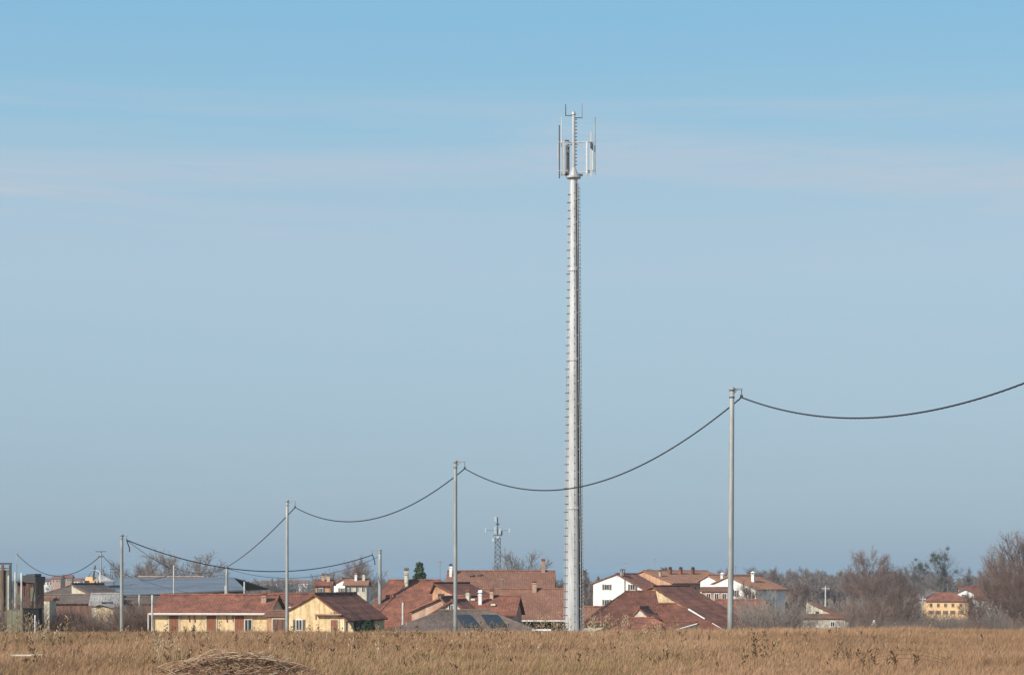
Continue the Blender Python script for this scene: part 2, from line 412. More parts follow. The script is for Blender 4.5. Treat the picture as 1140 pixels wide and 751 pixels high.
# thin arching bramble at lower right and pale boards
segs = []; p = None; Yb = 41.0; X0 = PX(955, Yb); gb = G(PX(1010, Yb), Yb)
for j in range(3):
    p = None
    for i in range(15):
        t = i/14; q = Vector((-1.0+2.0*t, .1*j, (.40-.09*j)*(math.sin(math.pi*min(1, t*.95+.05))**.6)))
        if p is not None: segs.append((p, q, .004, .4, .004))
        else: segs.append((Vector((-1.0, 0, -.02)), q, .006, .35, .006))
        p = q
V_, F_, T_ = tri_segs(segs); tag(link('bramble_arch', np_mesh('bramble_arch', V_, F_, M_weed, T_), loc=(PX(1012, Yb), Yb, gb)), 'thin reddish bramble arching over the grass at the bottom right', 'bramble')
mb = MB(); mb.box((0, 0, .0), (.44, .06, .03)); mb.box((.36, .04, .01), (.3, .03, .02), .08)
o = tag(mb.build('pale_board', M_ivory), 'narrow bleached plank lying in the grass at the far left', 'board'); Yb = 42.6; o.location = (PX(24, Yb), Yb, G(PX(24, Yb), Yb)+.20)
mb = MB(); mb.box((0, 0, 0), (.62, .12, .06)); mb.box((0, .02, -.12), (.05, .05, .2))
o = tag(mb.build('pale_board', M_white), 'short white board on the field edge left of the tower', 'board'); Yb = 66; o.location = (PX(603, Yb), Yb, PZ(700.5, Yb))

# --- bare trees
def skeleton(seed, h, spread, trunk_r, levels=4, upright=.5, dens=1.0, first=.25, twig=.02):
    r_ = random.Random(seed); seg_t = []; seg_c = []
    def grow(p, d, L_, r0, lev):
        k = 8 if lev == 0 else (4 if lev < 3 else 2)
        r1 = r0*(.35 if lev == 0 else .4)
        pts = [p]; cur = p; dd = d
        for i in range(k):
            wob = .06 if lev == 0 else .17
            dd = (dd+Vector((r_.gauss(0, wob), r_.gauss(0, wob), r_.gauss(.05*upright, wob*.6)))).normalized()
            nxt = cur+dd*L_/k
            ra = r0+(r1-r0)*i/k; rb = r0+(r1-r0)*(i+1)/k
            (seg_t if lev < 2 else seg_c).append((cur, nxt, max(ra, twig*.8), .5, max(rb, twig*.6)))
            t = (i+1)/k
            if lev < levels and (lev > 0 or t > first):
                nb = {0: 2, 1: 3, 2: 3, 3: 3}.get(lev, 2)
                nb = max(1, int(round(nb*dens+r_.uniform(-.6, .6))))
                for _ in range(nb):
                    a = r_.uniform(0, 6.283); tilt = r_.uniform(.45, 1.05)*(1-.35*upright)
                    u = dd.orthogonal().normalized(); w_ = dd.cross(u)
                    e = (dd*math.cos(tilt)+(u*math.cos(a)+w_*math.sin(a))*math.sin(tilt)).normalized()
                    e = (e+Vector((0, 0, .25*upright))).normalized()
                    fr = (.42 if lev == 0 else .48)*r_.uniform(.7, 1.2)
                    if lev == 0: fr *= spread*(1.2-.85*t)
                    grow(nxt if i < k-1 else cur.lerp(nxt, r_.uniform(.3, 1)), e, L_*fr, rb*.55, lev+1)
            cur = nxt
    grow(Vector((0, 0, 0)), Vector((0, 0, 1)), h*.86, trunk_r, 0)
    return seg_t, seg_c
def bare_tree(name, seed, h, spread, trunk_r, twigmat, label, cat='tree', group=None, leaf=None, barkm=None, **kw):
    dm = kw.pop('dm', None)
    st, cr = dome(seed, h, spread, trunk_r, **dm) if dm else skeleton(seed, h, spread, trunk_r, **kw)
    root = empty(name, (0, 0, 0), 0, label, cat, group)
    V_, F_, _ = tri_segs(st); link('trunk', np_mesh('trunk', V_, F_, barkm or M_bark, smooth=True), root)
    V_, F_, _ = tri_segs(cr); link('crown', np_mesh('crown', V_, F_, twigmat), root)
    if leaf:
        V_, F_ = leaf_clumps([c for c in cr if rnd.random() < leaf], 110, .50, .12)
        link('ivy_clump', np_mesh('ivy_clump', V_, F_, M_ivy), root)
    return root
def dome(seed, h, rx, trunk_r, limbs=16, sec=8, z0=(.10, .45), twig=.013, top=1.0, fine=3):
    r_ = random.Random(seed); st = []; cr = []
    cz, rz_ = h*.56, h*.44*top
    k = 7; p = Vector((0, 0, 0)); tp = [p]
    for i in range(k):
        q = Vector((r_.gauss(0, .012)*h, r_.gauss(0, .012)*h, h*.72*(i+1)/k)); st.append((p, q, trunk_r*(1-i/k*.8), .5, trunk_r*(1-(i+1)/k*.8))); p = q; tp.append(p)
    def rv(s): return Vector((r_.gauss(0, s), r_.gauss(0, s), r_.gauss(0, s)))
    for j in range(limbs):
        a = 6.283*(j*.618 % 1)+r_.uniform(-.3, .3); el = math.asin(r_.uniform(-.25, .98)); R_ = r_.uniform(.8, 1.0)
        T = Vector((rx*math.cos(a)*math.cos(el)*R_, rx*math.sin(a)*math.cos(el)*R_, cz+rz_*math.sin(el)*R_))
        f = r_.uniform(*z0)+.22*max(0, math.sin(el)); f = min(f, .68); S = Vector((0, 0, f*h)); ii = min(k-1, int(f/.72*k)); S = tp[ii].lerp(tp[ii+1], f/.72*k-ii)
        M_ = S.lerp(T, .5)+Vector((0, 0, h*.05)); pr = S; n_ = sec; r0 = trunk_r*.42
        for i in range(1, n_+1):
            t = i/n_; q = S*(1-t)**2+M_*2*t*(1-t)+T*t*t+rv(.008*h)
            cr.append((pr, q, max(twig*1.3, r0*(1-.85*(i-1)/n_)), .5, max(twig, r0*(1-.85*t)))); d = (q-pr).normalized()
            if t > .2:
                for _ in range(3 if t > .5 else 2):
                    e = (d*.9+rv(.55)+Vector((0, 0, .45))).normalized(); L_ = h*.17*(1.15-.6*t)*r_.uniform(.6, 1.3); c = q
                    for m_ in range(3):
                        e = (e+rv(.16)+Vector((0, 0, .08))).normalized(); c2 = c+e*L_/3
                        cr.append((c, c2, twig*1.5*(1-.25*m_), .5, twig*1.1))
                        for _ in range(fine):
                            g_ = (e+rv(.5)+Vector((0, 0, .2))).normalized(); L2 = h*.06*r_.uniform(.5, 1.3); x2 = c2+g_*L2
                            cr.append((c2, x2, twig, .5, twig*.6))
                            g2 = (g_+rv(.45)).normalized(); cr.append((c2+g_*L2*.5, c2+g_*L2*.5+g2*L2*.8, twig*.8, .5, twig*.5))
                        c = c2
            pr = q
    return st, cr
def leaf_clumps(segs, per, rad, size):
    C = np.repeat(np.array([tuple(s[1]) for s in segs]), per, 0); n_ = len(C)
    C = C+NR.normal(0, rad*.5, (n_, 3))
    A = NR.normal(0, 1, (n_, 3)); A /= np.linalg.norm(A, axis=1, keepdims=True)
    B = np.cross(A, NR.normal(0, 1, (n_, 3))); B /= np.linalg.norm(B, axis=1, keepdims=True)
    s = NR.uniform(.6, 1.3, (n_, 1))*size
    V_ = np.stack([C-A*s, C+A*s, C+B*s*1.1], 1).reshape(-1, 3)
    return V_, np.arange(len(V_)).reshape(-1, 3)
def bush(name, seed, h, w, mat, label, n=520, cat='shrub', group=None):
    r_ = random.Random(seed); segs = []
    for _ in range(n):
        a = r_.uniform(0, 6.283); rr = w*.5*math.sqrt(r_.random()); p = Vector((rr*.5*math.cos(a), rr*.5*math.sin(a), 0))
        d = Vector((math.cos(a)*rr/w*1.3, math.sin(a)*rr/w*1.3, 1)).normalized()
        L_ = h*r_.uniform(.55, 1.0)*(1-.25*(rr/(w*.5))**2); k = 4
        for i in range(k):
            d = (d+Vector((r_.gauss(0, .14), r_.gauss(0, .14), r_.gauss(0, .06)))).normalized()
            q = p+d*L_/k; segs.append((p, q, .022*(1-.6*i/k), .5))
            for _ in range(2):
                e = (d+Vector((r_.gauss(0, .6), r_.gauss(0, .6), r_.gauss(.1, .3)))).normalized()
                segs.append((q, q+e*L_*r_.uniform(.1, .25), .012, .5))
            p = q
    V_, F_, _ = tri_segs(segs)
    o = link(name, np_mesh(name, V_, F_, mat)); return tag(o, label, cat, group)
HID = []      # prototypes are themselves placed, never hidden
def at(px, Y, dz=-.1): return (PX(px, Y), Y, G(PX(px, Y), Y)+dz)
def place(o, px, Y, rz=0, s=1.0):
    o.location = at(px, Y); o.rotation_euler.z = rz; o.scale = s if isinstance(s, tuple) else (s, s, s); return o
def top_scale(h, py, px, Y):          # scale so that a thing of height h reaches picture row py
    return (PZ(py, Y)-at(px, Y)[2])/h
def fit(o, h, px, py, Y, rz=0, wf=1.0):
    s = top_scale(h, py, px, Y); return place(o, px, Y, rz, (s*wf, s*wf, s))

GT = 'bare winter trees around the village'
tA = fit(bare_tree('bare_tree', 11, 13.7, 4.9, .22, M_twigr, 'broad round bare tree with reddish twigs right of the ivory shed house', group=GT, barkm=M_twigp, dm=dict(limbs=22, sec=8, twig=.014)), 13.5, 966, 617, 430, .3, .95)
tB = fit(bare_tree('ivy_tree', 23, 14.6, 4.6, .2, M_twig, 'bare tree dotted with dark leafy clumps behind the orange house', group=GT, leaf=.008, dm=dict(limbs=16, sec=7, twig=.012, fine=2)), 14.5, 1047, 616, 560, 1.0, 1.0)
tC = fit(bare_tree('bare_tree', 37, 15.7, 5.0, .26, M_twigr, 'tall bare tree cut by the right edge of the picture', group=GT, dm=dict(limbs=20, sec=8, twig=.015, z0=(.15, .5))), 15.5, 1133, 595, 330, 0, .95)
tD = fit(bare_tree('bare_tree', 51, 10, 4.6, .16, M_twig, 'low spreading bare tree behind the long blue-grey shed, left of its middle', group=GT, dm=dict(limbs=14, sec=6, twig=.018, fine=2)), 10, 155, 628, 330, 0, 1.0)
tE = fit(bare_tree('bare_tree', 77, 12, .8, .16, M_twig, 'slender bare tree right of the wide brown roof', group=GT, upright=1.0, dens=.9), 11.5, 660, 640, 600, 0, 1)
def tc(src, h, px, py, Y, rz, wf, label, group=GT):
    s = top_scale(h, py, px, Y); return copy_tree(src, at(px, Y), rz, (s*wf, s*wf, s), label, group)
tc(tA, 13.5, 1116, 618, 380, 2.1, .75, 'brown bare tree next to the tall one at the right edge')
tc(tA, 13.5, 1099, 634, 560, 4.1, .7, 'smaller bare tree left of the group at the right edge')
tc(tC, 15.5, 1136, 640, 300, 1.1, .8, 'bare tree in front of the group at the right edge')
tc(tB, 14.5, 1018, 627, 600, 3.0, 1.1, 'grey bare tree with few clumps left of the ivy dotted tree')
tc(tA, 13.5, 1000, 634, 520, 5.0, .9, 'bare tree between the round tree and the grey one')
tc(tC, 15.5, 950, 640, 560, 2.6, .9, 'thin bare tree just left of the broad round tree')
tc(tD, 10, 205, 613, 360, 2.2, 1.2, 'spreading bare tree behind the blue-grey shed near the paired posts')
tc(tD, 10, 181, 618, 380, 4.0, 1.0, 'bare tree behind the middle of the blue-grey shed')
tc(tD, 10, 226, 624, 400, 1.0, .9, 'small bare tree at the right end of the blue-grey shed')
tc(tD, 10, 146, 622, 370, 5.4, 1.0, 'small bare tree behind the second pole from the left')
tc(tC, 15.5, 394, 626, 400, .5, .9, 'thin tall bare tree behind the white gabled cottage')
tc(tD, 10, 376, 634, 380, .9, 1.0, 'low bare tree behind the cottages between the second and third pole')
tc(tD, 10, 400, 630, 390, 3.9, 1.0, 'low bare tree left of the wide red hipped roof')
tc(tD, 10, 581, 612, 460, 1.7, .85, 'bare tree behind the wide brown roof, right of the lattice mast')
tc(tD, 10, 570, 620, 480, 2.9, .6, 'small bare tree close to the lattice mast')
tc(tE, 11.5, 650, 632, 560, 2.0, 1.2, 'slender bare tree seen between the tower and the white house')
tc(tE, 11.5, 622, 637, 520, 4.0, 1.4, 'slender bare tree left of the tower above the dark gable')
tc(tA, 13.5, 655, 652, 480, 3.0, .8, 'bare tree at the left wall of the white house')
tc(tE, 11.5, 712, 632, 620, 1.0, 1.6, 'bare tree tops behind the ridge of the orange walled house')
tc(tE, 11.5, 742, 630, 640, 5.0, 1.8, 'bare tree tops left of the three dark chimneys')
tc(tA, 13.5, 840, 634, 640, 1.0, 1.0, 'bare tree behind the last red roof right of the nearest pole')
tc(tA, 13.5, 808, 634, 680, 4.6, .9, 'bare tree behind the roofs just left of the nearest pole')
tc(tC, 15.5, 884, 636, 700, 3.3, .9, 'pointed bare tree standing out of the wood left of the ivory shed house')
tc(tC, 15.5, 860, 634, 720, .9, .9, 'upright bare tree in the wood behind the trees right of the nearest pole')
tc(tA, 13.5, 918, 640, 760, 2.5, 1.0, 'bare tree behind the cross topped post')
tc(tA, 13.5, 853, 655, 380, 2.0, 1.0, 'tangled bare tree right of the last red roof')
tc(tA, 13.5, 878, 660, 350, 4.4, 1.0, 'low tangled bare tree left of the ivory shed house')

tc(tA, 13.5, 1103, 648, 330, 1.3, .8, 'low bare tree in front of the white house with the wide red roof')
tc(tC, 15.5, 1083, 662, 300, 3.3, .9, 'small bare tree in front of the white villa')
tc(tA, 13.5, 1126, 642, 290, 2.9, .9, 'bare tree at the lower right edge in front of the tall one')
tc(tA, 13.5, 1004, 656, 320, .4, 1.0, 'low brown bare tree left of the two crossbar posts')
tc(tA, 13.5, 985, 660, 310, 3.4, 1.0, 'low brown bare tree at the right foot of the broad round tree')
tc(tC, 15.5, 836, 652, 300, 3.6, 1.2, 'low bare tree before the end wall of the last orange roof')
tc(tA, 13.5, 890, 652, 400, 4.0, 1.1, 'bare tree left of the roof edge of the ivory shed house')
tF = fit(bare_tree('bare_tree', 91, 9.8, 4.8, .15, M_twigp, 'small pale twigged tree left of the ivory shed house and its shrubs', group=GT, barkm=M_twigp, dm=dict(limbs=14, sec=6, twig=.012, fine=1)), 9.8, 884, 662, 262, 0, 1.0)
tc(tF, 9.8, 824, 664, 252, 1.9, 1.0, 'low bare tree in front of the dull red roof just right of the nearest pole')
tc(tF, 9.8, 843, 654, 262, .7, 1.1, 'pale twigged tree in front of the right end of the dull red roof')
tc(tF, 9.8, 864, 658, 270, 2.7, 1.0, 'pale twigged tree midway between the nearest pole and the ivory shed house')
# shrubs: belts of individual bushes
bR = bush('bare_shrub', 5, 4.0, 5.0, M_twigr, 'reddish leafless shrub at the left end of the thicket', 240)
bB = bush('bare_shrub', 6, 4.0, 5.5, M_twig, 'brown leafless shrub', 150)
placed_first = {'r': False, 'b': False}
GS = 'leafless shrubs in the thickets behind the field'
LAB = {'edge': 'leafless shrub growing against the rusty shed at the left edge', 'left': 'reddish leafless shrub in the thicket left of the yellow outbuilding', 'mid': 'brown leafless shrub in the thicket between the nearest pole and the ivory shed house', 'right': 'brown leafless shrub in the long thicket at the right side of the field'}
def shrub(px, py, Y, kind, where, wf=1.0):
    src = bR if kind == 'r' else bB
    s = top_scale(3.9, py, px, Y); rz = rnd.uniform(0, 6)
    if not placed_first[kind]:
        placed_first[kind] = True; o = src; o.location = at(px, Y); o.rotation_euler.z = rz; o.scale = (s*wf, s*wf, s)
    else:
        o = src.copy(); COL.objects.link(o); o.location = at(px, Y); o.rotation_euler.z = rz; o.scale = (s*wf, s*wf, s)
    o['label'] = LAB[where]; o['group'] = GS+' ('+where+')'; o['category'] = 'shrub'
for px in range(42, 168, 9):
    shrub(px+rnd.uniform(-3, 3), 675+rnd.uniform(-5, 7)-(4 if px > 125 else 0), rnd.uniform(206, 211), 'r' if px < 110 or rnd.random() < .4 else 'b', 'left', 1.0) if not 104 < px < 128 else shrub(px, 692, 206, 'r', 'left', 1.0)
for px in range(826, 888, 9):
    shrub(px+rnd.uniform(-3, 3), 674+rnd.uniform(-10, 10), rnd.uniform(200, 290), 'b', 'mid', 1.0)
for px in range(950, 1160, 8):
    for k in range(2):
        t = 668 if px < 1022 else 683 if px < 1108 else 668
        shrub(px+rnd.uniform(-4, 4), (t if k else 688)+rnd.uniform(-6, 5), rnd.uniform(300, 345) if k else rnd.uniform(190, 240), 'r' if rnd.random() < .3 else 'b', 'right', rnd.uniform(.8, 1.2))

shrub(14, 660, 119.4, 'b', 'edge', 1.0); shrub(33, 668, 118.6, 'r', 'edge', .8); shrub(2, 672, 117, 'b', 'edge', .8)
# far wood: one mass of trees
base_s = []
for sd in (101, 102, 103):
    st, cr = dome(sd, 12, 3.3 if sd < 103 else 1.7, .2, limbs=9, sec=4, twig=.035, fine=2, z0=(.15, .5))
    V_, F_, _ = tri_segs([(a, b_, max(c_, .05), d_, max(e_, .03)) for (a, b_, c_, d_, e_) in st+cr]); base_s.append((V_, F_)); None
VW = []; FW = []; off = 0
def wood(px0, px1, Y0, Y1, n_, hm):
    global off
    for _ in range(n_):
        Y = rnd.uniform(Y0, Y1); X = PX(rnd.uniform(px0, px1), Y); V_, F_ = rnd.choice(base_s)
        s = hm*rnd.uniform(.75, 1.2)/12; a = rnd.uniform(0, 6.28); c_, s_ = math.cos(a), math.sin(a)
        Q = np.stack([(V_[:, 0]*c_-V_[:, 1]*s_)*s*1.15+X, (V_[:, 0]*s_+V_[:, 1]*c_)*s*1.15+Y, V_[:, 2]*s+G(X, Y)-.2], 1)
        VW.append(Q); FW.append(F_+off); off += len(Q)
wood(820, 1000, 650, 1100, 170, 12)
wood(930, 1180, 700, 1300, 130, 13)
wood(-40, 430, 760, 1500, 260, 9.5)
wood(400, 840, 900, 1900, 150, 9.5)
tag(link('far_woodland', np_mesh('far_woodland', np.concatenate(VW), np.concatenate(FW), M_twig)), kind='stuff', label='far grey-brown winter woodland along the horizon', cat='woodland')

# conifer left of the thin dark post
def conifer():
    root = empty('fir_tree', (0, 0, 0), 0, 'dark pointed fir tree above the red hipped roof', 'tree')
    mb = MB(); mb.tube([(0, 0, 0), (0, 0, 10)], [.2, .03], 6); mb.build('trunk', M_bark, root)
    segs = []
    for i in range(420):
        t = rnd.random()**.8; z = 1+9*t; L_ = 2.9*(1-t)*rnd.uniform(.35, 1.2)+.1; a = rnd.uniform(0, 6.28)
        d = Vector((math.cos(a), math.sin(a), .15)); p0 = Vector((0, 0, z))
        for k in range(int(4+L_*4)):
            q = p0+d*L_*rnd.uniform(.2, 1)-Vector((0, 0, .1*L_)); segs.append((p0, q, .01, 0))
    V_, F_ = leaf_clumps(segs, 3, .3, .2); link('crown', np_mesh('crown', V_, F_, M_ever), root)
    return root
fit(conifer(), 10.1, 467, 627, 330, 0, 1.0)
o = conifer(); o.name = 'garden_bush'; o['label'] = 'dark green bush under the eave of the yellow gabled house'; o['category'] = 'bush'; fit(o, 10.1, 410, 684, 186, 0, .8); o.scale = (.5, .5, o.scale[2]*.8)
for ch in o.children:
    pass

# ---------------------------------------------------------------- buildings
def slope(mb, r0, r1, e0, e1, thick=.14, mi=0, corr=.012, per=.30, jit=.016):
    """roof pitch as a corrugated tile sheet. r0->r1 along ridge, e0->e1 along eave"""
    r0, r1, e0, e1 = map(Vector, (r0, r1, e0, e1))
    Lr = max((e1-e0).length, (r1-r0).length); nS = max(4, int(Lr/(per/2))); nS = min(nS, 220)
    nT = max(3, min(34, int((e0-r0).length/.42)))
    nrm = (e0-r0).cross(r1-e0 if (r1-r0).length < .01 else r1-r0).normalized()
    if nrm.z < 0: nrm = -nrm
    sagx = rnd.uniform(0, 6)
    vs = []
    for j in range(nT+1):
        t = j/nT
        a = r0.lerp(e0, t); b_ = r1.lerp(e1, t)
        for i in range(nS+1):
            s = i/nS; p = a.lerp(b_, s)
            o_ = (corr if i % 2 else -corr)+rnd.uniform(-jit, jit)+.03*math.sin(s*5+sagx)*math.sin(t*3)+.012*((j % 2)*2-1)
            vs.append(p+nrm*o_)
    n_ = len(vs); W_ = nS+1
    vs += [v-nrm*thick for v in vs]
    fs = []
    for j in range(nT):
        for i in range(nS):
            a = j*W_+i
            fs.append((a, a+1, a+W_+1, a+W_)); fs.append((a+n_, a+W_+n_, a+W_+1+n_, a+1+n_))
    for i in range(nS):
        a = i; fs.append((a, a+n_, a+1+n_, a+1)); a = nT*W_+i; fs.append((a, a+1, a+1+n_, a+n_))
    for j in range(nT):
        a = j*W_; fs.append((a, a+W_, a+W_+n_, a+n_)); a = j*W_+nS; fs.append((a, a+n_, a+W_+n_, a+W_))
    mb.add(vs, fs, mi)

def house(name, label, px, Y, rot, w, L, ridge, eave_r, eave_l=None, roff=.5, wall=M_cream, roof=M_tile, over=.45,
          hip=0.0, hip2=None, group=None, cat='house', gutter=False, base=None, zr=None, ze=None, gable_over=.35, corr=.010, ymid=None, no_front=False, ridgecap=True):
    """gable house. px,Y = middle of its front gable; ridge runs back along local +y.  returns (root, dims)"""
    X = PX(px, Y); Yr = ymid or Y
    zr = PZ(ridge, Yr) if zr is None else zr
    er = PZ(eave_r, Yr) if ze is None else ze
    el = er if eave_l is None else PZ(eave_l, Yr)
    zb = min(G(X, Y), G(X+8, Y+8))-.3 if base is None else base
    root = empty(name, (X, Y, zb), R(rot), label, cat, group)
    zr -= zb; er -= zb; el -= zb; hw = w/2; xr = -hw+w*roff
    th = .16
    mb = MB()      # walls: closed prism stopping under the tiles
    if hip > 0:
        zt = min(er, el); vs = []
        if hip2 == 0: mb.add([(-hw+.2, L-.3, zt-.3), (hw-.2, L-.3, zt-.3), (xr, L-.3, zr-.35), (-hw+.2, L-.06, zt-.3), (hw-.2, L-.06, zt-.3), (xr, L-.06, zr-.35)], [(0, 1, 2), (5, 4, 3), (0, 2, 5, 3), (1, 4, 5, 2), (0, 3, 4, 1)])
        mb.box((0, L/2, zt/2-.01), (w-.1, L-.1, zt-.12)); mb.v = [(a, b_, c_-.05) for a, b_, c_ in mb.v]
    else:
        prof = [(-hw, 0), (hw, 0), (hw, er-.11), (xr, zr-th-.05), (-hw, el-.11)]
        vs = [(a, 0, z) for a, z in prof]+[(a, L, z) for a, z in prof]; k = 5
        fs = [tuple(range(k)), tuple(reversed(range(k, 2*k)))]+[(i, i+k, (i+1) % k+k, (i+1) % k) for i in range(k)]
        mb.add(vs, [tuple(reversed(f)) for f in fs])
    mb.build('wall', wall, root)
    rb = MB()
    def ext(e, s):     # extend the eave outwards along the slope
        d = Vector((s*hw-xr, 0, e-zr)); d2 = d*(1+over/max(abs(d.x), .3)); return xr+d2.x, zr+d2.z
    ax, az = ext(er, 1); bx_, bz = ext(el, -1); g = gable_over
    up = th*.55
    if hip > 0:
        hz = hip; h2 = hip if hip2 is None else hip2; o2 = over if h2 > 0 else .3
        slope(rb, (xr, hz, zr), (xr, L-h2, zr), (ax, -over, az), (ax, L+o2, az), corr=corr)
        slope(rb, (xr, hz, zr), (xr, L-h2, zr), (bx_, -over, bz), (bx_, L+o2, bz), corr=corr)
        slope(rb, (xr, hz, zr), (xr, hz, zr), (ax, -over, az), (bx_, -over, bz), corr=corr)
        if h2 > 0: slope(rb, (xr, L-h2, zr), (xr, L-h2, zr), (ax, L+o2, az), (bx_, L+o2, bz), corr=corr)
    else:
        if roff < .97: slope(rb, (xr, -g, zr+up*0), (xr, L+g, zr), (ax, -g, az), (ax, L+g, az), corr=corr)
        if roff > .03: slope(rb, (xr, -g, zr), (xr, L+g, zr), (bx_, -g, bz), (bx_, L+g, bz), corr=corr)
    if ridgecap:
        y0, y1 = (hip, L-(hip if hip2 is None else hip2)) if hip > 0 else (-g, L+g); k = max(3, int((y1-y0)/.4))
        if y1-y0 > .4: rb.tube([(xr, y0+(y1-y0)*i/k, zr+.02+rnd.uniform(-.02, .02)) for i in range(k+1)], [.13+.02*(i % 2) for i in range(k+1)], 6)
    rf = rb.build('roof', roof, root)
    if gutter:
        gb_ = MB(); gb_.tube([(ax+.04, -g-.1, az-.12), (ax+.04, L+g+.1, az-.12)], .11, 6); gb_.build('gutter', M_gutter, root)
    def zslope(x_):
        return zr+(er-zr)*(x_-xr)/max(hw-xr, .01) if x_ > xr else zr+(el-zr)*(xr-x_)/max(xr+hw, .01)
    return dict(root=root, roof=rf, hw=hw, L=L, zr=zr, er=er, el=el, xr=xr, zb=zb, Y=Y, zs=zslope)
def ef(name, label, pxL, pxR, Y, depth, ridge, eave, rot=0, **kw):
    """house whose long eave faces the camera; ridge/eave rows as seen"""
    L = (pxR-pxL)/F*Y
    zr = PZ(ridge, Y+depth/2); ze = PZ(eave, Y)
    a = R(rot); X0 = PX(pxL, Y); cx = X0-math.sin(a)*depth/2; cy = Y+math.cos(a)*depth/2
    return house(name, label, cx/cy*F+570, cy, rot-90, depth, L, 0, 0, zr=zr, ze=ze, **kw)
def chimney(H, x, y, h=1.2, w=.6, mat=M_pink, cap=M_tile, pot=True):
    z = H['zs'](x)
    mb = MB(); mb.box((x, y, z+h/2-.35), (w, w*.8, h+.7))
    mb.box((x, y, z+h+.04), (w*1.25, w*1.1, .08), mi=0)
    for sx in (-1, 1):
        mb.box((x+sx*w*.4, y, z+h+.2), (w*.12, w*.7, .24), mi=0)
    mb.add([(x-w*.75, y-w*.55, z+h+.321), (x+w*.75, y-w*.55, z+h+.321), (x+w*.75, y+w*.55, z+h+.321), (x-w*.75, y+w*.55, z+h+.321), (x, y-w*.4, z+h+.6), (x, y+w*.4, z+h+.6)],
           [(3, 2, 1, 0), (0, 1, 4), (1, 2, 5, 4), (2, 3, 5), (3, 0, 4, 5)], 1)
    return mb.build('chimney', [mat, cap], H['roof'])
def wall_box(H, side, u, z, w, h, proud, dep=.06):
    """centre and size of a box on a wall: side 'front' (gable, u = local x) or 'right' (u = local y)"""
    if side == 'front': return (u, -proud-dep/2, z+h/2), (w, dep, h)
    if side == 'right': return (H['hw']+proud+dep/2, u, z+h/2), (dep, w, h)
    if side == 'left': return (-H['hw']-proud-dep/2, u, z+h/2), (dep, w, h)
def window(H, side, u, z, w=.9, h=1.2, shutters=True, fm=M_gutter):
    zz = z; 
    mb = MB()
    for dx, dz, ww, hh in ((0, -.05, w+.12, .08), (0, h-.03, w+.12, .08), (-w/2, .03, .07, h-.06), (w/2, .03, .07, h-.06), (0, .03, .05, h-.06)):
        c_, d_ = wall_box(H, side, u+dx, zz+dz, ww, hh, -.02, .08); mb.box(c_, d_)
    f = mb.build('window', fm, H['root'])
    mb = MB(); c_, d_ = wall_box(H, side, u, zz+.03, w-.06, h-.06, -.02, .045); mb.box(c_, d_); mb.build('pane', M_glass, f)
    if shutters:
        for s in (-1, 1):
            mb = MB()
            c_, d_ = wall_box(H, side, u+s*(w*.5+w*.27), zz-.02, w*.46, h+.04, .0, .05); mb.box(c_, d_)
            for k in range(6):
                c_, d_ = wall_box(H, side, u+s*(w*.5+w*.27), zz+.1+k*(h-.2)/6, w*.36, .04, .05, .02); mb.box(c_, d_)
            mb.build('shutter', M_shut, f)
    return f
def door(H, side, u, z, w, h, mat=M_brown, frame=M_ivory):
    mb = MB(); c_, d_ = wall_box(H, side, u, z, w, h, -.02, .07); mb.box(c_, d_)
    for k in range(3):
        c_, d_ = wall_box(H, side, u-w/3+k*w/3, z+.08, w/3-.04, h-.16, .05, .02); mb.box(c_, d_)
    dd = mb.build('door', mat, H['root'])
    mb = MB()
    for dx, dz, ww, hh in ((0, h, w+.2, .1), (-w/2-.05, 0, .1, h), (w/2+.05, 0, .1, h)):
        c_, d_ = wall_box(H, side, u+dx, z+dz, ww, hh, -.02, .09); mb.box(c_, d_)
    mb.build('door_frame', frame, dd)
    return dd
def aerial(H, x, y, h=2.2):
    z = H['zs'](x); mb = MB(); mb.tube([(x, y, z-.1), (x, y, z+h)], .035, 5)
    mb.tube([(x-.5, y, z+h-.15), (x+.5, y, z+h-.15)], .025, 4)
    for k in range(5): mb.tube([(x-.45+k*.22, y-.3, z+h-.15), (x-.45+k*.22, y+.3, z+h-.15)], .02, 4)
    mb.tube([(x-.3, y, z+h-.6), (x+.3, y, z+h-.6)], .025, 4)
    return mb.build('tv_aerial', M_grey, H['roof'])
def upx(H, px, left): return (px-left)/F*H['Y']

# --- 1 long yellow outbuilding
H = ef('yellow_outbuilding', 'long low yellow outbuilding with three brown doors and a red-brown tiled roof', 171, 300, 200, 9, 661.5, 679.5, -3, wall=M_yell, roof=M_tile, gutter=True, over=.5, hip=0)
z0 = 681-0
Y_ = 200
def ux(px): return (px-171)/F*200
zf = H['er']-2.55
for px in (194, 236, 267.5): door(H, 'right', ux(px), zf-1.6, .95, 3.9 if px == 0 else 3.7)
window(H, 'right', ux(277), zf, .8, 1.7, False, M_gutter)
chimney(H, 1.9, ux(290), .45, .6, M_pink)
mb = MB()
for px in (211, 217, 253, 260): mb.tube([(H['hw']+.07, ux(px), H['er']-.35), (H['hw']+.07, ux(px)+.05, H['er']-1.1)], .045, 5)
mb.build('wall_pipe', M_brown, H['root'])
mb = MB(); mb.tube([(H['hw']+.6, -.4, 0), (H['hw']+.6, -.4, H['er']-.2)], .06, 6); mb.build('downpipe', M_gutter, H['root'])

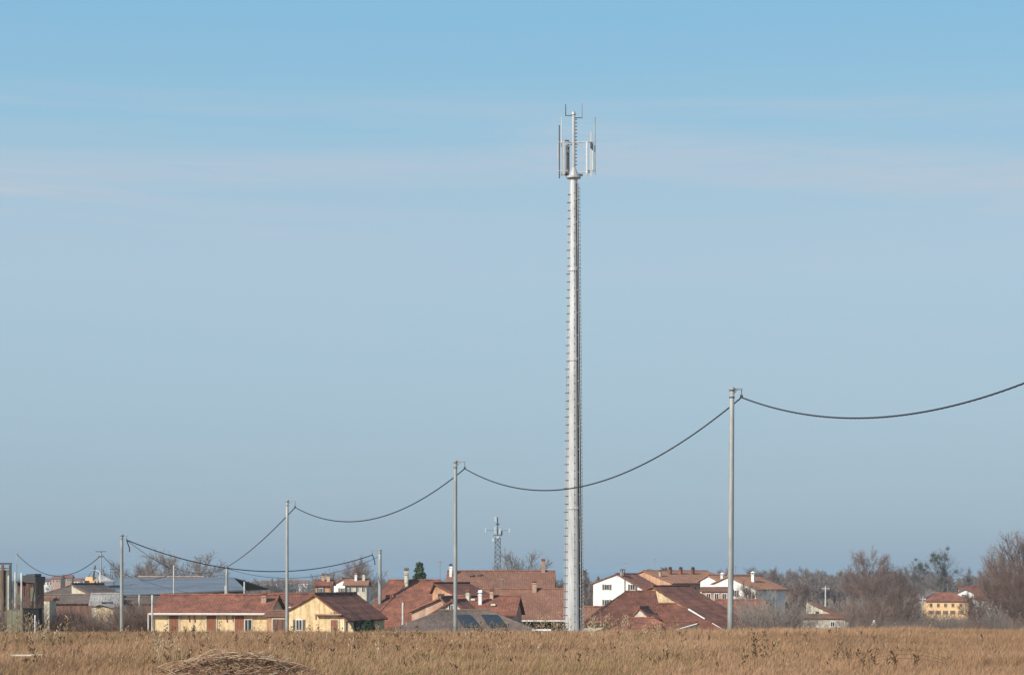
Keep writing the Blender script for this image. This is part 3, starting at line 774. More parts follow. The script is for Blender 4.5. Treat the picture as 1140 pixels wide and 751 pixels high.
# --- rusty annex between the yellow buildings
H = ef('brick_annex', 'rusty orange lean-to between the two yellow buildings', 297, 326, 194, 5, 679.5, 684, -3, wall=M_orange, roof=M_tile2, over=.2)
door(H, 'right', 1.3, H['er']-3.2, 1.4, 2.8, M_rust)
H = ef('red_roofed_barn', 'low barn with a bright red roof behind the yellow buildings', 288, 352, 228, 8, 660.5, 673, -2, wall=M_cream, roof=M_tile, gutter=True)
window(H, 'right', 1.5, H['er']-1.6, .8, .9)

# --- yellow gabled house
H = house('yellow_gabled_house', 'yellow house with its gable to the field, one shuttered window and a brown door', 353, 190, -16, 5.75, 11, 660.5, 687, 676.5, roff=.46, wall=M_yell, roof=M_tile, gable_over=.25, over=.35)
zz = PZ(701, 190)-H['zb']
def gx_(px): return (px-353)/F*190/math.cos(R(16))
window(H, 'front', gx_(332.5), zz+.0, .62, 1.0, True)
door(H, 'front', gx_(373), zz-1.0, .72, 2.0)
mb = MB(); mb.box((gx_(367.5), -.28, PZ(683, 190)-H['zb']), (2.75, .6, .13)); mb.box((gx_(372), -.3, PZ(681.4, 190)-H['zb']), (.35, .3, .14)); mb.box((gx_(351.5), -.06, PZ(686, 190)-H['zb']), (.1, .1, .5)); mb.build('canopy', M_pink, H['root'])
mb = MB(); a = H['hw']; e = PZ(686.5, 190)-H['zb']
mb.add([(a+.003, .3, 0), (a+.003, .3, e), (a+1.5, .3, 0), (a+.003, .55, 0), (a+.003, .55, e), (a+1.5, .55, 0)], [(0, 2, 1), (3, 4, 5), (0, 1, 4, 3), (1, 2, 5, 4), (2, 0, 3, 5)]); mb.build('buttress_wall', M_cream, H['root'])
mb = MB(); mb.tube([(a-.1, -.06, e), (a-.1, -.06, .2)], .05, 6); mb.build('downpipe', M_gutter, H['root'])
mb = MB(); mb.box((H['hw']+.02, 5.0, H['er']-1.0), (.1, 5.5, 1.8)); mb.build('eave_shade_panel', M_black, H['root'])  # black panel painting in the shadow under the right eave

# --- cottages behind
H = house('white_gabled_cottage', 'small white gabled cottage partly hidden by the ridge of the yellow gabled house', 381, 330, -20, 4.0, 7, 643.5, 650, wall=M_white, roof=M_tile2)
window(H, 'front', 0, H['er']-1.4, .7, .8)
H = ef('orange_cottage', 'little orange cottage with a thick chimney behind the yellow gabled house', 351, 368, 320, 6, 645.5, 650, wall=M_orange, roof=M_tile)
chimney(H, 0, 1.0, .6, .6, M_orange, M_shut); chimney(H, .5, 1.9, .6, .6, M_cream, M_shut)
window(H, 'right', .9, H['er']-1.4, .6, .8)
H = ef('tiled_cottage', 'low cottage with an orange tiled roof left of the third pole', 384, 408, 325, 6, 644.5, 649.5, wall=M_ivory, roof=M_tile4)
aerial(H, *(0, .6, 2))
for u in (.8, 2.0, 3.0): window(H, 'right', u, H['er']-1.3, .5, .8, False)
chimney(H, .6, 1.6, .7, .5, M_white); chimney(H, .6, 2.9, .7, .5, M_ivory)

# --- wide red hipped roof
H = ef('hipped_farmhouse', 'large farmhouse under a wide red hipped roof with a tall chimney', 402, 512, 236, 20, 645.3, 697, 0, wall=M_orange, roof=M_tile, hip=2.6)
aerial(H, *(0, 9, 2.4))
chimney(H, 1.0, 4.9, 1.5, .62, M_ivory, M_shut)
mb = MB(); mb.box((3.6, 3.0, H['zs'](3.6)+.02), (.9, 1.0, .4)); mb.build('skylight_box', M_tile2, H['roof'])
window(H, 'right', 3, H['er']-2, .8, 1.2)

# --- small gables in the middle
H = house('orange_shed_gable', 'orange walled shed roof house with one dark window left of the fourth pole', 500, 226, -24, 4.2, 9, 648.5, 667, 653, roff=.06, wall=M_orange, roof=M_tile, gable_over=.3)
window(H, 'front', -1.0, PZ(666.5, 226)-H['zb'], .7, .6, False, M_shut)
H = house('pink_shed_gable', 'low pinkish wall under a roof climbing to the right', 476, 219, -12, 3.6, 8, 664, 667, 678.5, roff=.92, wall=M_pink, roof=M_tile2)
H = house('ivory_gable_house', 'low ivory gable directly behind the fourth pole and the grey roof', 501, 212, -10, 4.6, 8, 667.5, 681.5, 683.5, roff=.55, wall=M_ivory, roof=M_tile, gable_over=.3)
window(H, 'front', .1, PZ(680, 212)-H['zb'], .5, .7, False)
H = ef('red_lean_roof', 'low building with a bright red patched roof right of the fourth pole', 506, 572, 216, 9, 663, 682, -6, wall=M_pink, roof=M_tile, gutter=False)
aerial(H, *(0, 4.6, 2))
chimney(H, 2.0, 2.5, .9, .45, M_white, M_white); chimney(H, 1.0, 1.0, .6, .5, M_ivory); chimney(H, .5, 3.6, .5, .5, M_pink)
for u, v in ((1.2, 1.6), (2.4, .6), (2.6, 4.0)):
    mb = MB(); mb.box((u, v, H['zs'](u)+.14), (.4, .5, .22)); mb.build('roof_vent', M_ivory, H['roof'])
# grey foreground roof with dark panels
H = ef('grey_roofed_house', 'low house under a wide grey-brown hipped roof with two dark roof panels', 424, 606, 186, 13, 679, 704.5, 0, wall=M_grey, roof=M_tile3, hip=5.2, over=.4)
for u0, u1 in ((512, 531), (541, 562)):
    mb = MB(); ya = (u0-424)/F*186; yb = (u1-424)/F*186
    xa, xb = 1.6, 4.9
    za, zb_ = H['zs'](xa)+.14, H['zs'](xb)+.14
    if True:
        q = [(xa, ya-.5, za), (xa, yb-.7, za), (xb, yb+.3, zb_), (xb, ya+.3, zb_)]
        mb.add(q+[(a_, b_, c_-.08) for a_, b_, c_ in q], [(0, 1, 2, 3), (7, 6, 5, 4), (0, 4, 5, 1), (1, 5, 6, 2), (2, 6, 7, 3), (3, 7, 4, 0)])
    mb.build('solar_panel', M_solar, H['roof'])
mb = MB(); mb.box((H['hw']-.5, (596-424)/F*186, 0), (.3, .3, .3))

# --- wide brown roofs
H = ef('brown_roofed_house', 'tall house with the highest wide brown roof and a dark right gable', 497, 615, 285, 13, 635, 660, -2, wall=M_stone, roof=M_tile2, over=.5)
aerial(H, *(0, 12.6, 2.6))
chimney(H, .2, (604-497)/F*285, 1.3, .65, M_pink)
chimney(H, 1.5, .3, 1.2, .5, M_white, M_dark)
for u, v in ((1.6, 3.3), (1.4, 4.4)):
    mb = MB(); mb.box((u, v, H['zs'](u)+.2), (.5, .6, .3)); mb.build('roof_vent', M_shut, H['roof'])
H = ef('brown_roofed_barn', 'broad barn with a brown roof and a front painted dark as shade left of the tower', 538, 634, 262, 10, 655, 681, -2, wall=M_grey, roof=M_tile2, over=1.6, gutter=True)
chimney(H, .4, (594-538)/F*262, .9, .75, M_pink)
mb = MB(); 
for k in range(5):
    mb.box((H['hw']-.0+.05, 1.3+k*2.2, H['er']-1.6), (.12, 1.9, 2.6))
mb.build('barn_shade_panels', M_black, H['root'])  # black boxes standing in for the shaded wall below the deep eave

# --- right of the tower
H = ef('low_brown_shed', 'low brown roofed shed squeezed between the tower and the hipped red roof', 640, 690, 222, 8, 675, 692, 0, wall=M_grey, roof=M_tile2)
H = house('white_house', 'white two storey house with its gable to the field and grey shuttered windows', 690, 390, -24, 11.2, 11, 638, 656.5, 648, roff=.44, wall=M_white, roof=M_tile, gable_over=.35, over=.55)
aerial(H, *(H['xr'], 5, 2.2))
c24 = math.cos(R(24))
for px, py in ((676, 656), (704, 656), (676, 673)):
    window(H, 'front', (px-690)/F*390/c24, PZ(py, 390)-H['zb'], .95, 1.05, True)
mb = MB(); u = (695.5-690)/F*390/c24; mb.tube([(u, -.12, H['zs'](u)-.3), (u, -.12, 1)], .12, 6); mb.build('downpipe', M_grey, H['root'])
for v in (1.0, 2.3): chimney(H, H['xr']+.6, v, .7, .45, M_grey, M_dark)
H = ef('red_hipped_house', 'broad hipped roof of worn red tiles in front of the white house', 657, 735, 215, 13, 657.8, 691, 0, wall=M_ivory, roof=M_tile, hip=4.1, hip2=0)
H = ef('red_wing_roof', 'lower hipped roof of patchy red tiles below the cream gable', 690, 802, 200, 10, 671.5, 699, 0, wall=M_ivory, roof=M_tile, hip=4.0)
H = house('dormer_house', 'small cream gable poking out of the red roofs right of the tower', 716, 197, -14, 1.7, 5, 675.5, 688.5, 681, roff=.25, wall=M_ivory, roof=M_tile, gable_over=.15, over=.15)
H = ef('front_red_roof', 'lowest red-brown roof at the field edge right of the tower', 668, 768, 187, 9, 687.5, 705, 0, wall=M_ivory, roof=M_tile, hip=3.0)
H = house('porch_roof', 'tiny porch with a white roof edge at the field edge', 757, 181, 20, 3.4, 4, 692.5, 693, 703, roff=.95, wall=M_ivory, roof=M_tile, over=.2)
mb = MB(); mb.tube([(-H['hw'], -.42, H['el']-.08), (H['xr'], -.42, H['zr']-.1)], .07, 5); mb.build('bargeboard', M_gutter, H['root'])
H = house('long_red_gable_house', 'house with a cream gable and a long red roof sloping to the nearest pole', 747, 232, -32, 14.5, 9, 652, 701, 668, roff=.34, wall=M_cream, roof=M_tile, gable_over=.3, over=.3)
mb = MB()
for t0, t1 in ((.50, .72), (.82, .97)):
    xa = H['xr']+(H['hw']-H['xr'])*t0; xb = H['xr']+(H['hw']-H['xr'])*t1
    mb.tube([(xa, -.40, H['zs'](xa)-.08), (xb, -.40, H['zs'](xb)-.08)], .12, 5)
mb.build('bargeboard', M_gutter, H['root'])
H = house('orange_walled_house', 'orange walled house on the skyline with a shaded front under its eave', 722, 415, -52, 14, 18, 634.5, 647, 642, roff=.4, wall=M_orange, roof=M_tile4, over=.9)
aerial(H, *(H['xr'], 3, 2.5))
for u, v in ((1.2, 5), (1.2, 8), (1.2, 11.5)): chimney(H, u, v, .95, .6, M_tile, M_dark)
for v in (3, 6, 9): window(H, 'right', v, H['er']-2.2, .9, 1.1)
chimney(H, 3.0, -.0+.6, .8, .5, M_cream)
H = house('skyline_roof_house', 'house with an orange roof and white end wall behind the nearest pole', 793, 345, -48, 5.6, 11, 639.5, 649, 645, roff=.35, wall=M_white, roof=M_tile4, over=.7)
aerial(H, *(0, 6, 2))
window(H, 'right', 3, H['er']-2, .9, 1.1); chimney(H, 1, 1.5, .6, .5, M_white, M_white)
H = house('last_orange_roof_house', 'house with a low orange roof and white chimney right of the nearest pole', 818, 335, -40, 8.5, 9, 640.5, 654, 648, roff=.35, wall=M_white, roof=M_tile4, over=.6)
chimney(H, 1.4, 3.5, 1.2, .55, M_white, M_white); window(H, 'front', 0, H['er']-1.4, .8, 1.0)
H = ef('cream_terrace', 'small cream and orange terrace rooms between the skyline houses', 781, 812, 290, 5, 653.5, 657, -10, wall=M_pink, roof=M_tile2, over=.2)
for u in (1, 2.2, 3.3): window(H, 'right', u, H['er']-1.2, .6, .8, False)
H = ef('wooded_red_roof', 'dull red roof half hidden by bare trees right of the nearest pole', 802, 854, 280, 9, 667, 684, 0, wall=M_stone, roof=M_tile)

# --- ivory shed house at the right
H = house('ivory_shed_house', 'ivory house with a single sloping roof edge and a small dark window', 921, 300, -12, 6.3, 10, 668.5, 690, 671.5, roff=.03, wall=M_ivory, roof=M_tile2, over=.3)
window(H, 'front', -1.5, PZ(684, 300)-H['zb'], .45, .5, False, M_shut)
mb = MB(); mb.tube([(1.1, -.1, H['zs'](1.1)-.2), (1.1, -.1, 1)], .08, 5); mb.build('downpipe', M_gutter, H['root'])
H = ef('stone_lean_to', 'low rubble stone lean-to with a strip of red tiles in front of the ivory house', 895, 938, 293, 3, 683.5, 687, 0, wall=M_stone, roof=M_tile2, over=.2)
door(H, 'right', 2.0, .3, .9, 1.6); window(H, 'right', 4.2, H['er']-1.3, .6, .7, False)
# --- orange and white houses far right
H = ef('orange_block', 'orange two storey house with rows of windows among the trees on the right', 1031, 1078, 500, 10, 659, 667.5, -4, wall=surf('apricot_plaster', (0.74, 0.46, 0.22), (0.82, 0.55, 0.30), .3, c3=(.6, .36, .18)), roof=M_tile, hip=3)
aerial(H, *(0, 6, 2.2))
pass
for u in (1.2, 3.0, 4.8, 6.6, 8.6):
    for z in (1.7, 3.5): window(H, 'right', u, H['er']-z, .62, .9, z > 2, M_cream)
H = house('white_gabled_villa', 'white villa with a dark gable roof next to the orange two storey house', 1074, 520, -10, 4.6, 8, 655, 659.5, wall=M_white, roof=M_shut)
window(H, 'front', 0, H['er']-1.4, .8, 1.0)
H = ef('white_wide_villa', 'white house with a wide red roof behind the trees near the right edge', 1072, 1128, 540, 12, 652, 666, -3, wall=M_white, roof=M_tile)
for u in (1.5, 4, 6.5, 9, 11.5): window(H, 'right', u, H['er']-1.8, .9, 1.2)
H = house('small_white_annex', 'small white annex below the villa with the dark gable', 1082, 500, -14, 3.4, 5, 664.5, 668, wall=M_white, roof=M_tile2)

# --- left side
def long_shed():
    Y = 265.0; dep = 26.0
    X0, X1 = PX(142, Y), PX(277, Y)
    zb = G(-40, Y)-.3
    root = empty('blue_grey_shed', ((X0+X1)/2, Y, zb), 0, 'long shed with a blue-grey sheet roof and a pale ridge strip', 'shed')
    ze0 = PZ(662, Y)-zb; ze1 = PZ(655.5, Y)-zb; zr = PZ(642, Y+dep/2)-zb; hw = (X1-X0)/2
    mb = MB()
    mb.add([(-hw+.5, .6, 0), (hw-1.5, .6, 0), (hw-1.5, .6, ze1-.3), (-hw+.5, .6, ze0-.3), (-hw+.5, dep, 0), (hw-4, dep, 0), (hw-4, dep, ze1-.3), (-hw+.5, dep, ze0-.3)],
           [(0, 1, 2, 3), (5, 4, 7, 6), (1, 5, 6, 2), (4, 0, 3, 7), (3, 2, 6, 7)]); mb.build('wall', M_dark, root)  # wall coloured dark to paint in the shade below the roof edge
    mb = MB(); xl = PX(97, Y)-(X0+X1)/2
    slope(mb, (xl, dep/2, zr), (hw*.52, dep/2, zr), (-hw-2, 0, ze0), (hw-.4, 0, ze1), corr=.003, per=.6, jit=.004)
    slope(mb, (xl, dep/2, zr), (hw*.52, dep/2, zr), (-hw-2, dep, ze0), (hw-.4, dep, ze1), corr=.003, per=.6, jit=.004)
    slope(mb, (xl-1.4, dep/2-1, zr-.25), (xl, dep/2, zr), (-hw-6, 0, ze0-.5), (-hw-2, 0, ze0), corr=.003, per=.6, jit=.004)
    mb.build('roof', M_metalroof, root)
    mb = MB(); mb.box(((xl*.35+hw*.52*.65)-2.5, dep/2, zr+.12), (hw*1.15, .5, .14)); mb.build('ridge_strip', M_pink, root)
    mb = MB(); mb.tube([(-hw-2, -.02, ze0-.22), (hw-.4, -.02, ze1-.22)], .15, 4); mb.tube([(0, -.1, (ze0+ze1)/2-.42), (hw-2, -.1, ze1-.5)], .05, 4); mb.build('fascia', M_dark, root)
long_shed()
H = house('left_barn', 'old barn with a brown roof and pale stone gable left of the blue-grey shed', 91.5, 235, -14, 2.7, 8, 649.5, 661.5, 650.5, roff=.03, wall=M_ivory, roof=M_tile3, over=.3)
H = ef('flat_left_shed', 'long low grey roofed shed at the left behind the shrubs', 36, 100, 244, 10, 650, 663.5, -2, hip=3.6, wall=M_stone, roof=M_tile3)
H = ef('brown_low_shed', 'low grey-brown roof in front of the pale stone gable at the left', 38, 103, 226, 8, 661.5, 669.5, -2, wall=M_rust, roof=M_tile3, over=.3)
H = ef('pale_hut', 'tiny pale walled hut with a flat roof right of the black tank', 40, 55, 205, 3, 664.5, 666.5, 0, wall=M_ivory, roof=M_tile2, over=.1)
H = house('grey_lean_hut', 'cream hut under a grey sheet roof left of the second pole', 117, 214, -8, 2.0, 3, 671, 674.5, 672.5, roff=.3, wall=M_cream, roof=M_grey, over=.15)
H = ef('grey_roof_annex', 'faded grey roof just above the cream hut left of the second pole', 102, 131, 222, 5, 660.5, 672.5, 6, wall=M_ivory, roof=M_grey, over=.2)
H = ef('brown_lean_shed', 'brown sheet lean-to between the second pole and the yellow outbuilding', 140, 172, 225, 5, 664, 670, 0, wall=M_rust, roof=M_tile3, over=.2)

# far town
ft = [(52, 645.5, 950, 'white'), (62, 642.5, 900, 'pink'), (74, 641.5, 920, 'pink'), (84, 645, 1000, 'white'), (286, 648.5, 1150, 'white'), (297, 648, 1200, 'pink'), (312, 647.5, 1250, 'white'), (325, 646.5, 1300, 'cream'), (337, 647.5, 1200, 'white'), (353, 646, 1250, 'white')]
fl = ['lowest white far house above the left shrubs', 'pink far house left of its taller twin on the left skyline', 'taller pink far block on the left skyline', 'white far house between the left barn and the pink block',
      'white far house right of the pair of thin posts', 'pinkish far house second from the thin posts', 'white far house above the bright red barn roof', 'cream far house just right of the second pole group', 'white far house above the yellow gable', 'white far house left of the orange cottage']
for (px, py, Y, c_), lb in zip(ft, fl):
    H = ef('far_house', lb, px-5, px+5.5, Y, 8, py-2, py+.6, rnd.uniform(-8, 8), wall={'white': M_white, 'pink': M_pink, 'cream': M_cream}[c_], roof=M_tile2, group='tiny far houses on the plain', corr=.0)
    for u in (1, 2.6, 4.1): window(H, 'right', min(u, H['L']-.6), H['er']-1.8, .8, 1.1, False)

# far-left frame, shed, tank
def left_yard():
    Y = 120.0
    def X(px): return PX(px, Y)
    def Z(py): return PZ(py, Y)
    x0 = X(20); g0 = G(x0, Y)-.2
    root = empty('steel_gantry', (X(5), Y, g0), 0, 'dark steel portal frame cut by the left edge of the picture', 'frame')
    mb = MB(); mb.box((X(-4)-X(5), 0, Z(626.8)-g0), (1.85, .14, .10)); mb.build('beam', M_dark, root)
    for px in (11.5, 3):
        mb = MB(); mb.box((X(px)-X(5), 0, (Z(627)-g0)/2), (.13, .13, Z(627)-g0-.12)); mb.build('post', M_dark if px > 5 else M_rust, root)
    mb = MB(); mb.box((X(-3)-X(5), .1, (Z(634)+Z(680))/2-g0), (1.5, .08, Z(634)-Z(680))); mb.box((X(-3)-X(5), .1, Z(632)-g0), (1.55, .12, .06)); mb.build('panel', M_green, root)
    Ys = 128.0; xs = PX(26, Ys); gs = G(xs, Ys)-.2
    root = empty('rusty_shed', (xs, Ys, gs), R(-6), 'narrow rusty sheet shed with a ragged dark roof behind the left posts', 'shed')
    w_ = 21/F*Ys; h_ = PZ(648, Ys)-gs; root.location.x += .2
    mb = MB(); mb.box((0, .8, h_/2), (w_, 1.6, h_))
    for k in range(10): mb.box((-w_/2+w_*(k+.5)/10, -.02, h_/2), (w_/16, .05, h_-.1))
    mb.build('wall', M_rust, root)
    mb = MB()
    for (a_, b_, c_, d_) in ((-.55, h_*.72, .4, .7), (.2, h_*.5, .5, .5), (.45, h_*.8, .3, .9), (-.2, h_*.35, .45, .6)): mb.box((a_, -.09, b_), (c_, .04, d_), mat=Matrix.Rotation(rnd.uniform(-.08, .08), 3, 'Y'))
    mb.build('patch_sheet', M_green, root)
    mb = MB(); mb.box((.15, .8, h_+.22), (w_*.8, 1.9, .42), mat=Matrix.Rotation(.09, 3, 'Y')); mb.box((-.45, .3, h_+.06), (w_*.4, 1.3, .12), mat=Matrix.Rotation(-.12, 3, 'Y')); mb.box((.3, .5, h_+.48), (w_*.5, 1.2, .16), mat=Matrix.Rotation(-.06, 3, 'Y'))
    mb.build('roof', M_dark, root)
    mb = MB(); mb.tube([(.25, -.12, h_*.35), (.62, -.12, h_+.1)], .04, 5); mb.tube([(w_/2+.02, -.1, .2), (w_/2+.05, -.1, h_+.1)], .05, 5); mb.build('brace', M_dark, root)
    Yt = 112.0; xt = PX(36.5, Yt); gt = G(xt, Yt)-.2; ht = PZ(677, Yt)-gt; wt = 17/F*Yt
    mb = MB(); mb.box((0, 0, ht/2), (wt, .9, ht)); mb.box((0, 0, ht+.02), (wt+.07, .97, .05)); mb.box((-.1, -.48, ht*.5), (.03, .05, ht*.9))
    o = tag(mb.build('black_tank', M_black), 'black box shaped tank standing right of the green panels', 'tank'); o.location = (xt, Yt, gt)
    Yg = 114.0; xg = PX(16, Yg); gg = G(xg, Yg)-.2; hg = PZ(678, Yg)-gg
    root = empty('green_fence', (xg, Yg, gg), 0, 'faded green panel fence at the left edge of the field', 'fence')
    mb = MB(); 
    for k in range(3): mb.box((-.28+k*.30, 0, hg/2-.03*(k % 2)), (.28, .04, hg-.06*(k % 2)))
    mb.build('panel', M_green, root)
    for k in (-.46, .48):
        mb = MB(); mb.box((k, .03, hg/2), (.08, .08, hg+.1)); mb.build('post', M_rust, root)
left_yard()

# orange machine with boom behind the left barn
def machine():
    Y = 275.0; X = PX(102, Y); g = G(X, Y)
    root = empty('mobile_crane', (X, Y, PZ(646.5, Y)-1.2), R(-15), 'orange crane cab with a short dark boom above the blue-grey shed', 'crane')
    mb = MB(); mb.box((0, 0, -3.1), (1.8, 2.0, 6.2)); mb.build('undercarriage', M_dark, root)
    mb = MB(); mb.box((0, 0, .65), (1.9, 1.6, 1.2), taper=.9); mb.box((-.1, 0, 1.5), (1.2, 1.3, .6), taper=.8); mb.box((.9, 0, .9), (.5, 1.2, .7), taper=.7); c_ = mb.build('body', M_mach, root)
    mb = MB(); mb.box((-.35, -.74, 1.05), (.7, .12, .5)); mb.box((.45, -.80, .8), (.35, .12, .4)); mb.build('cab_window', M_glass, c_)
    mb = MB(); mb.tube([(.1, .2, 1.5), (.45, .2, 3.4)], [.16, .09], 6); mb.build('boom', M_dark, root)
    mb = MB(); mb.tube([(.45, .2, 3.2), (1.8, .2, .8)], .03, 4); mb.tube([(.45, .2, 3.3), (-1.6, .2, .5)], .03, 4); mb.build('stay_cable', M_dark, root)
machine()
def canopy():
    Y = 270.0; X = PX(117.5, Y); zb = G(X, Y)-.2; zt = PZ(640.5, Y)-zb
    root = empty('peaked_shelter', (X, Y, zb), 0, 'small grey peaked shelter on posts right of the orange crane', 'shelter')
    mb = MB(); w_ = 1.5
    mb.add([(-w_, -1, zt-.7), (w_*1.0, -1, zt-.75), (w_*1.0, 1, zt-.75), (-w_, 1, zt-.7), (-.7, -.1, zt+.25), (-.7, .1, zt+.25)], [(0, 1, 4), (1, 2, 5, 4), (2, 3, 5), (3, 0, 4, 5), (3, 2, 1, 0)]); mb.build('roof', M_grey, root)
    for s in (-1.3, 1.3):
        mb = MB(); mb.tube([(s, -.8, 0), (s, -.8, zt-.75)], .06, 5); mb.build('post', M_dark, root)
    mb = MB(); mb.tube([(.9, 0, zt-.8), (.9, 0, zt+.5)], .03, 4); mb.box((1.1, 0, zt+.9), (1.0, .05, .06)); mb.box((1.1, 0, zt+.5), (1.0, .05, .06)); mb.box((1.55, 0, zt+.2), (.06, .06, 1.6)); mb.box((.7, 0, zt+.2), (.06, .06, 1.6)); mb.build('rail', M_dark, root)
canopy()

# ---------------------------------------------------------------- poles
def pole(px, pytop, Y, label, r0=.12, r1=.085, arm=1, armlen=.36, hang=.33, lean=0.0, mat=None, name='utility_pole', group='cable poles crossing the field', armz=.06, base=None):
    X = PX(px, Y); g = (G(X, Y) if base is None else base)-.3; H_ = PZ(pytop, Y)-g
    root = empty(name, (X, Y, g), 0, label, 'pole', group)
    mb = MB(); k = 8; pts_ = [(lean*H_*i/k, 0, H_*i/k) for i in range(k+1)]
    mb.tube(pts_, [r0+(r1-r0)*i/k for i in range(k+1)], 10); mb.build('shaft', mat or M_pole, root, smooth=True)
    tx = lean*H_
    att = None
    if arm:
        mb = MB(); mb.box((tx+arm*armlen/2, .05, H_-armz-.02), (armlen+.1, .07, .07)); mb.tube([(tx+arm*.02, .05, H_-.35), (tx+arm*armlen*.55, .05, H_-armz-.03)], .018, 5); mb.build('bracket', M_pole, root)
        mb = MB(); ax_ = tx+arm*armlen
        mb.tube([(ax_, .05, H_-armz), (ax_, .05, H_-armz-hang+.06)], .018, 5); mb.box((ax_, .05, H_-armz-hang+.05), (.12, .07, .10)); mb.build('clamp', M_dark, root)
        mb = MB(); mb.tube([(tx, 0, H_-.45), (tx, 0, H_-.40)], r1*1.18, 10); mb.tube([(tx, 0, H_-.16), (tx, 0, H_-.11)], r1*1.18, 10); mb.build('band', M_dark, root)
        att = (X+ax_, Y+.05, g+H_-armz-hang)
    return root, att, (X+tx, Y, g+H_)
_, A815, _ = pole(813, 430.5, 82, 'nearest and tallest cable pole right of the antenna tower', .125, .10, 1, .40, .36, .0065)
_, A507, _ = pole(507, 512, 117, 'cable pole directly left of the antenna tower', .125, .10, 1, .55, .42, .0)
_, A320, _ = pole(319.5, 556, 151, 'cable pole in front of the yellow gabled house', .13, .105, 1, .60, .50, .001)
_, A136, T136 = pole(135.5, 594.5, 203, 'cable pole standing left of the yellow outbuilding', .19, .155, 1, .5, .5, .0)
_, A423, T423 = pole(423, 611, 241, 'cable pole in front of the wide red hipped roof', .25, .20, -1, .9, .6, -.001)
_, A253, T253 = pole(252.5, 629.5, 240, 'grey pole behind the yellow outbuilding where the cables cross', .20, .16, 0)
_, A193, T193 = pole(193.5, 629, 258, 'thin pale pole in front of the blue-grey shed', .10, .09, 0, mat=M_conc)
_, _, T272 = pole(272, 647, 252, 'short thin post at the right end of the blue-grey shed', .10, .09, 0, mat=M_conc)
_, _, _ = pole(251, 651, 248, 'short pale post beside the grey pole where the cables cross', .12, .10, 0, mat=M_conc)
_, _, _ = pole(155, 661, 215, 'short pale post left of the yellow outbuilding, below the shed roof', .09, .08, 0, mat=M_conc)
_, _, _ = pole(169.5, 661.5, 196, 'pale post at the left corner of the yellow outbuilding', .10, .09, 0, mat=M_conc)
_, _, _ = pole(448.5, 670, 225, 'short pale post in front of the wide red hipped roof', .13, .12, 0, mat=M_conc)
_, _, _ = pole(9.5, 640, 118, 'pale concrete post inside the dark portal frame at the left edge', .055, .05, 0, mat=M_conc)
_, _, _ = pole(17, 636, 124, 'short grey post behind the green fence', .05, .05, 0, mat=M_conc)
_, _, _ = pole(24, 637, 118.5, 'pale concrete post in front of the rusty shed', .065, .06, 0, mat=M_conc)
_, _, _ = pole(39, 684, 108, 'knee high white stake in front of the black tank', .03, .03, 0, mat=M_white)
_, _, T18 = pole(18.5, 614.5, 330, 'far thin pole above the rusty shed', .09, .07, 0)
_, _, T112 = pole(112.5, 613, 300, 'far pole with a crossbar above the orange crane', .14, .10, 0)
_, _, T872 = pole(872, 655, 420, 'thin pale post in the wood left of the ivory shed house', .16, .13, 0, mat=M_conc)
def crossbar(name, px, pytop, Y, label, r, bars, w):
    X = PX(px, Y); g = G(X, Y)-.3; H_ = PZ(pytop, Y)-g
    root = empty(name, (X, Y, g), 0, label, 'pole', 'far crossbar poles')
    mb = MB(); mb.tube([(0, 0, 0), (0, 0, H_)], [r, r*.75], 8); mb.build('shaft', M_conc, root)
    mb = MB()
    for b_ in bars: mb.box((0, 0, H_-b_), (w, .12, .12))
    for b_ in bars:
        for s in (-.45, -.2, .2, .45): mb.tube([(s*w, 0, H_-b_), (s*w, 0, H_-b_+.25)], .05, 5)
    mb.build('crossarm', M_conc, root)
crossbar('crossarm_pole', 919, 651.5, 420, 'pale post with a crossbar left of the broad round tree', .17, (.6,), 1.7)
crossbar('crossarm_pole', 1027.5, 664, 330, 'white post with two crossbars in front of the orange two storey house', .12, (.4, .9), 1.0)
crossbar('crossarm_pole', 1016.5, 671, 340, 'lower post with a small crossbar left of the white double crossbar post', .09, (.4,), .9)
# lamp post left of the second pole
X = PX(111.5, 245); g = G(X, 245)-.3; H_ = PZ(634, 245)-g
root = empty('street_lamp', (X, 245, g), 0, 'white lamp post with a curved arm in front of the orange crane', 'street lamp')
mb = MB(); mb.tube([(0, 0, 0), (0, 0, H_-.5), (-.1, 0, H_-.2), (-.5, 0, H_)], [.09, .07, .06, .05], 8); mb.build('shaft', M_white, root)
mb = MB(); mb.box((-.85, 0, H_+.0), (.6, .25, .12), taper=.8); mb.build('lamp_head', M_grey, root)
X = PX(973, 250); g = G(X, 250)-.2
o = MB(); o.box((0, 0, 1.9), (.6, .5, 3.8)); o.box((0, 0, 3.85), (.75, .65, .1)); o.box((0, 0, 4.1), (.35, .3, .5), taper=.6)
o = tag(o.build('white_pillar', M_white), 'small white pillar standing in the thicket on the right', 'pillar'); o.location = (X, 250, PZ(690, 250)-4.3)

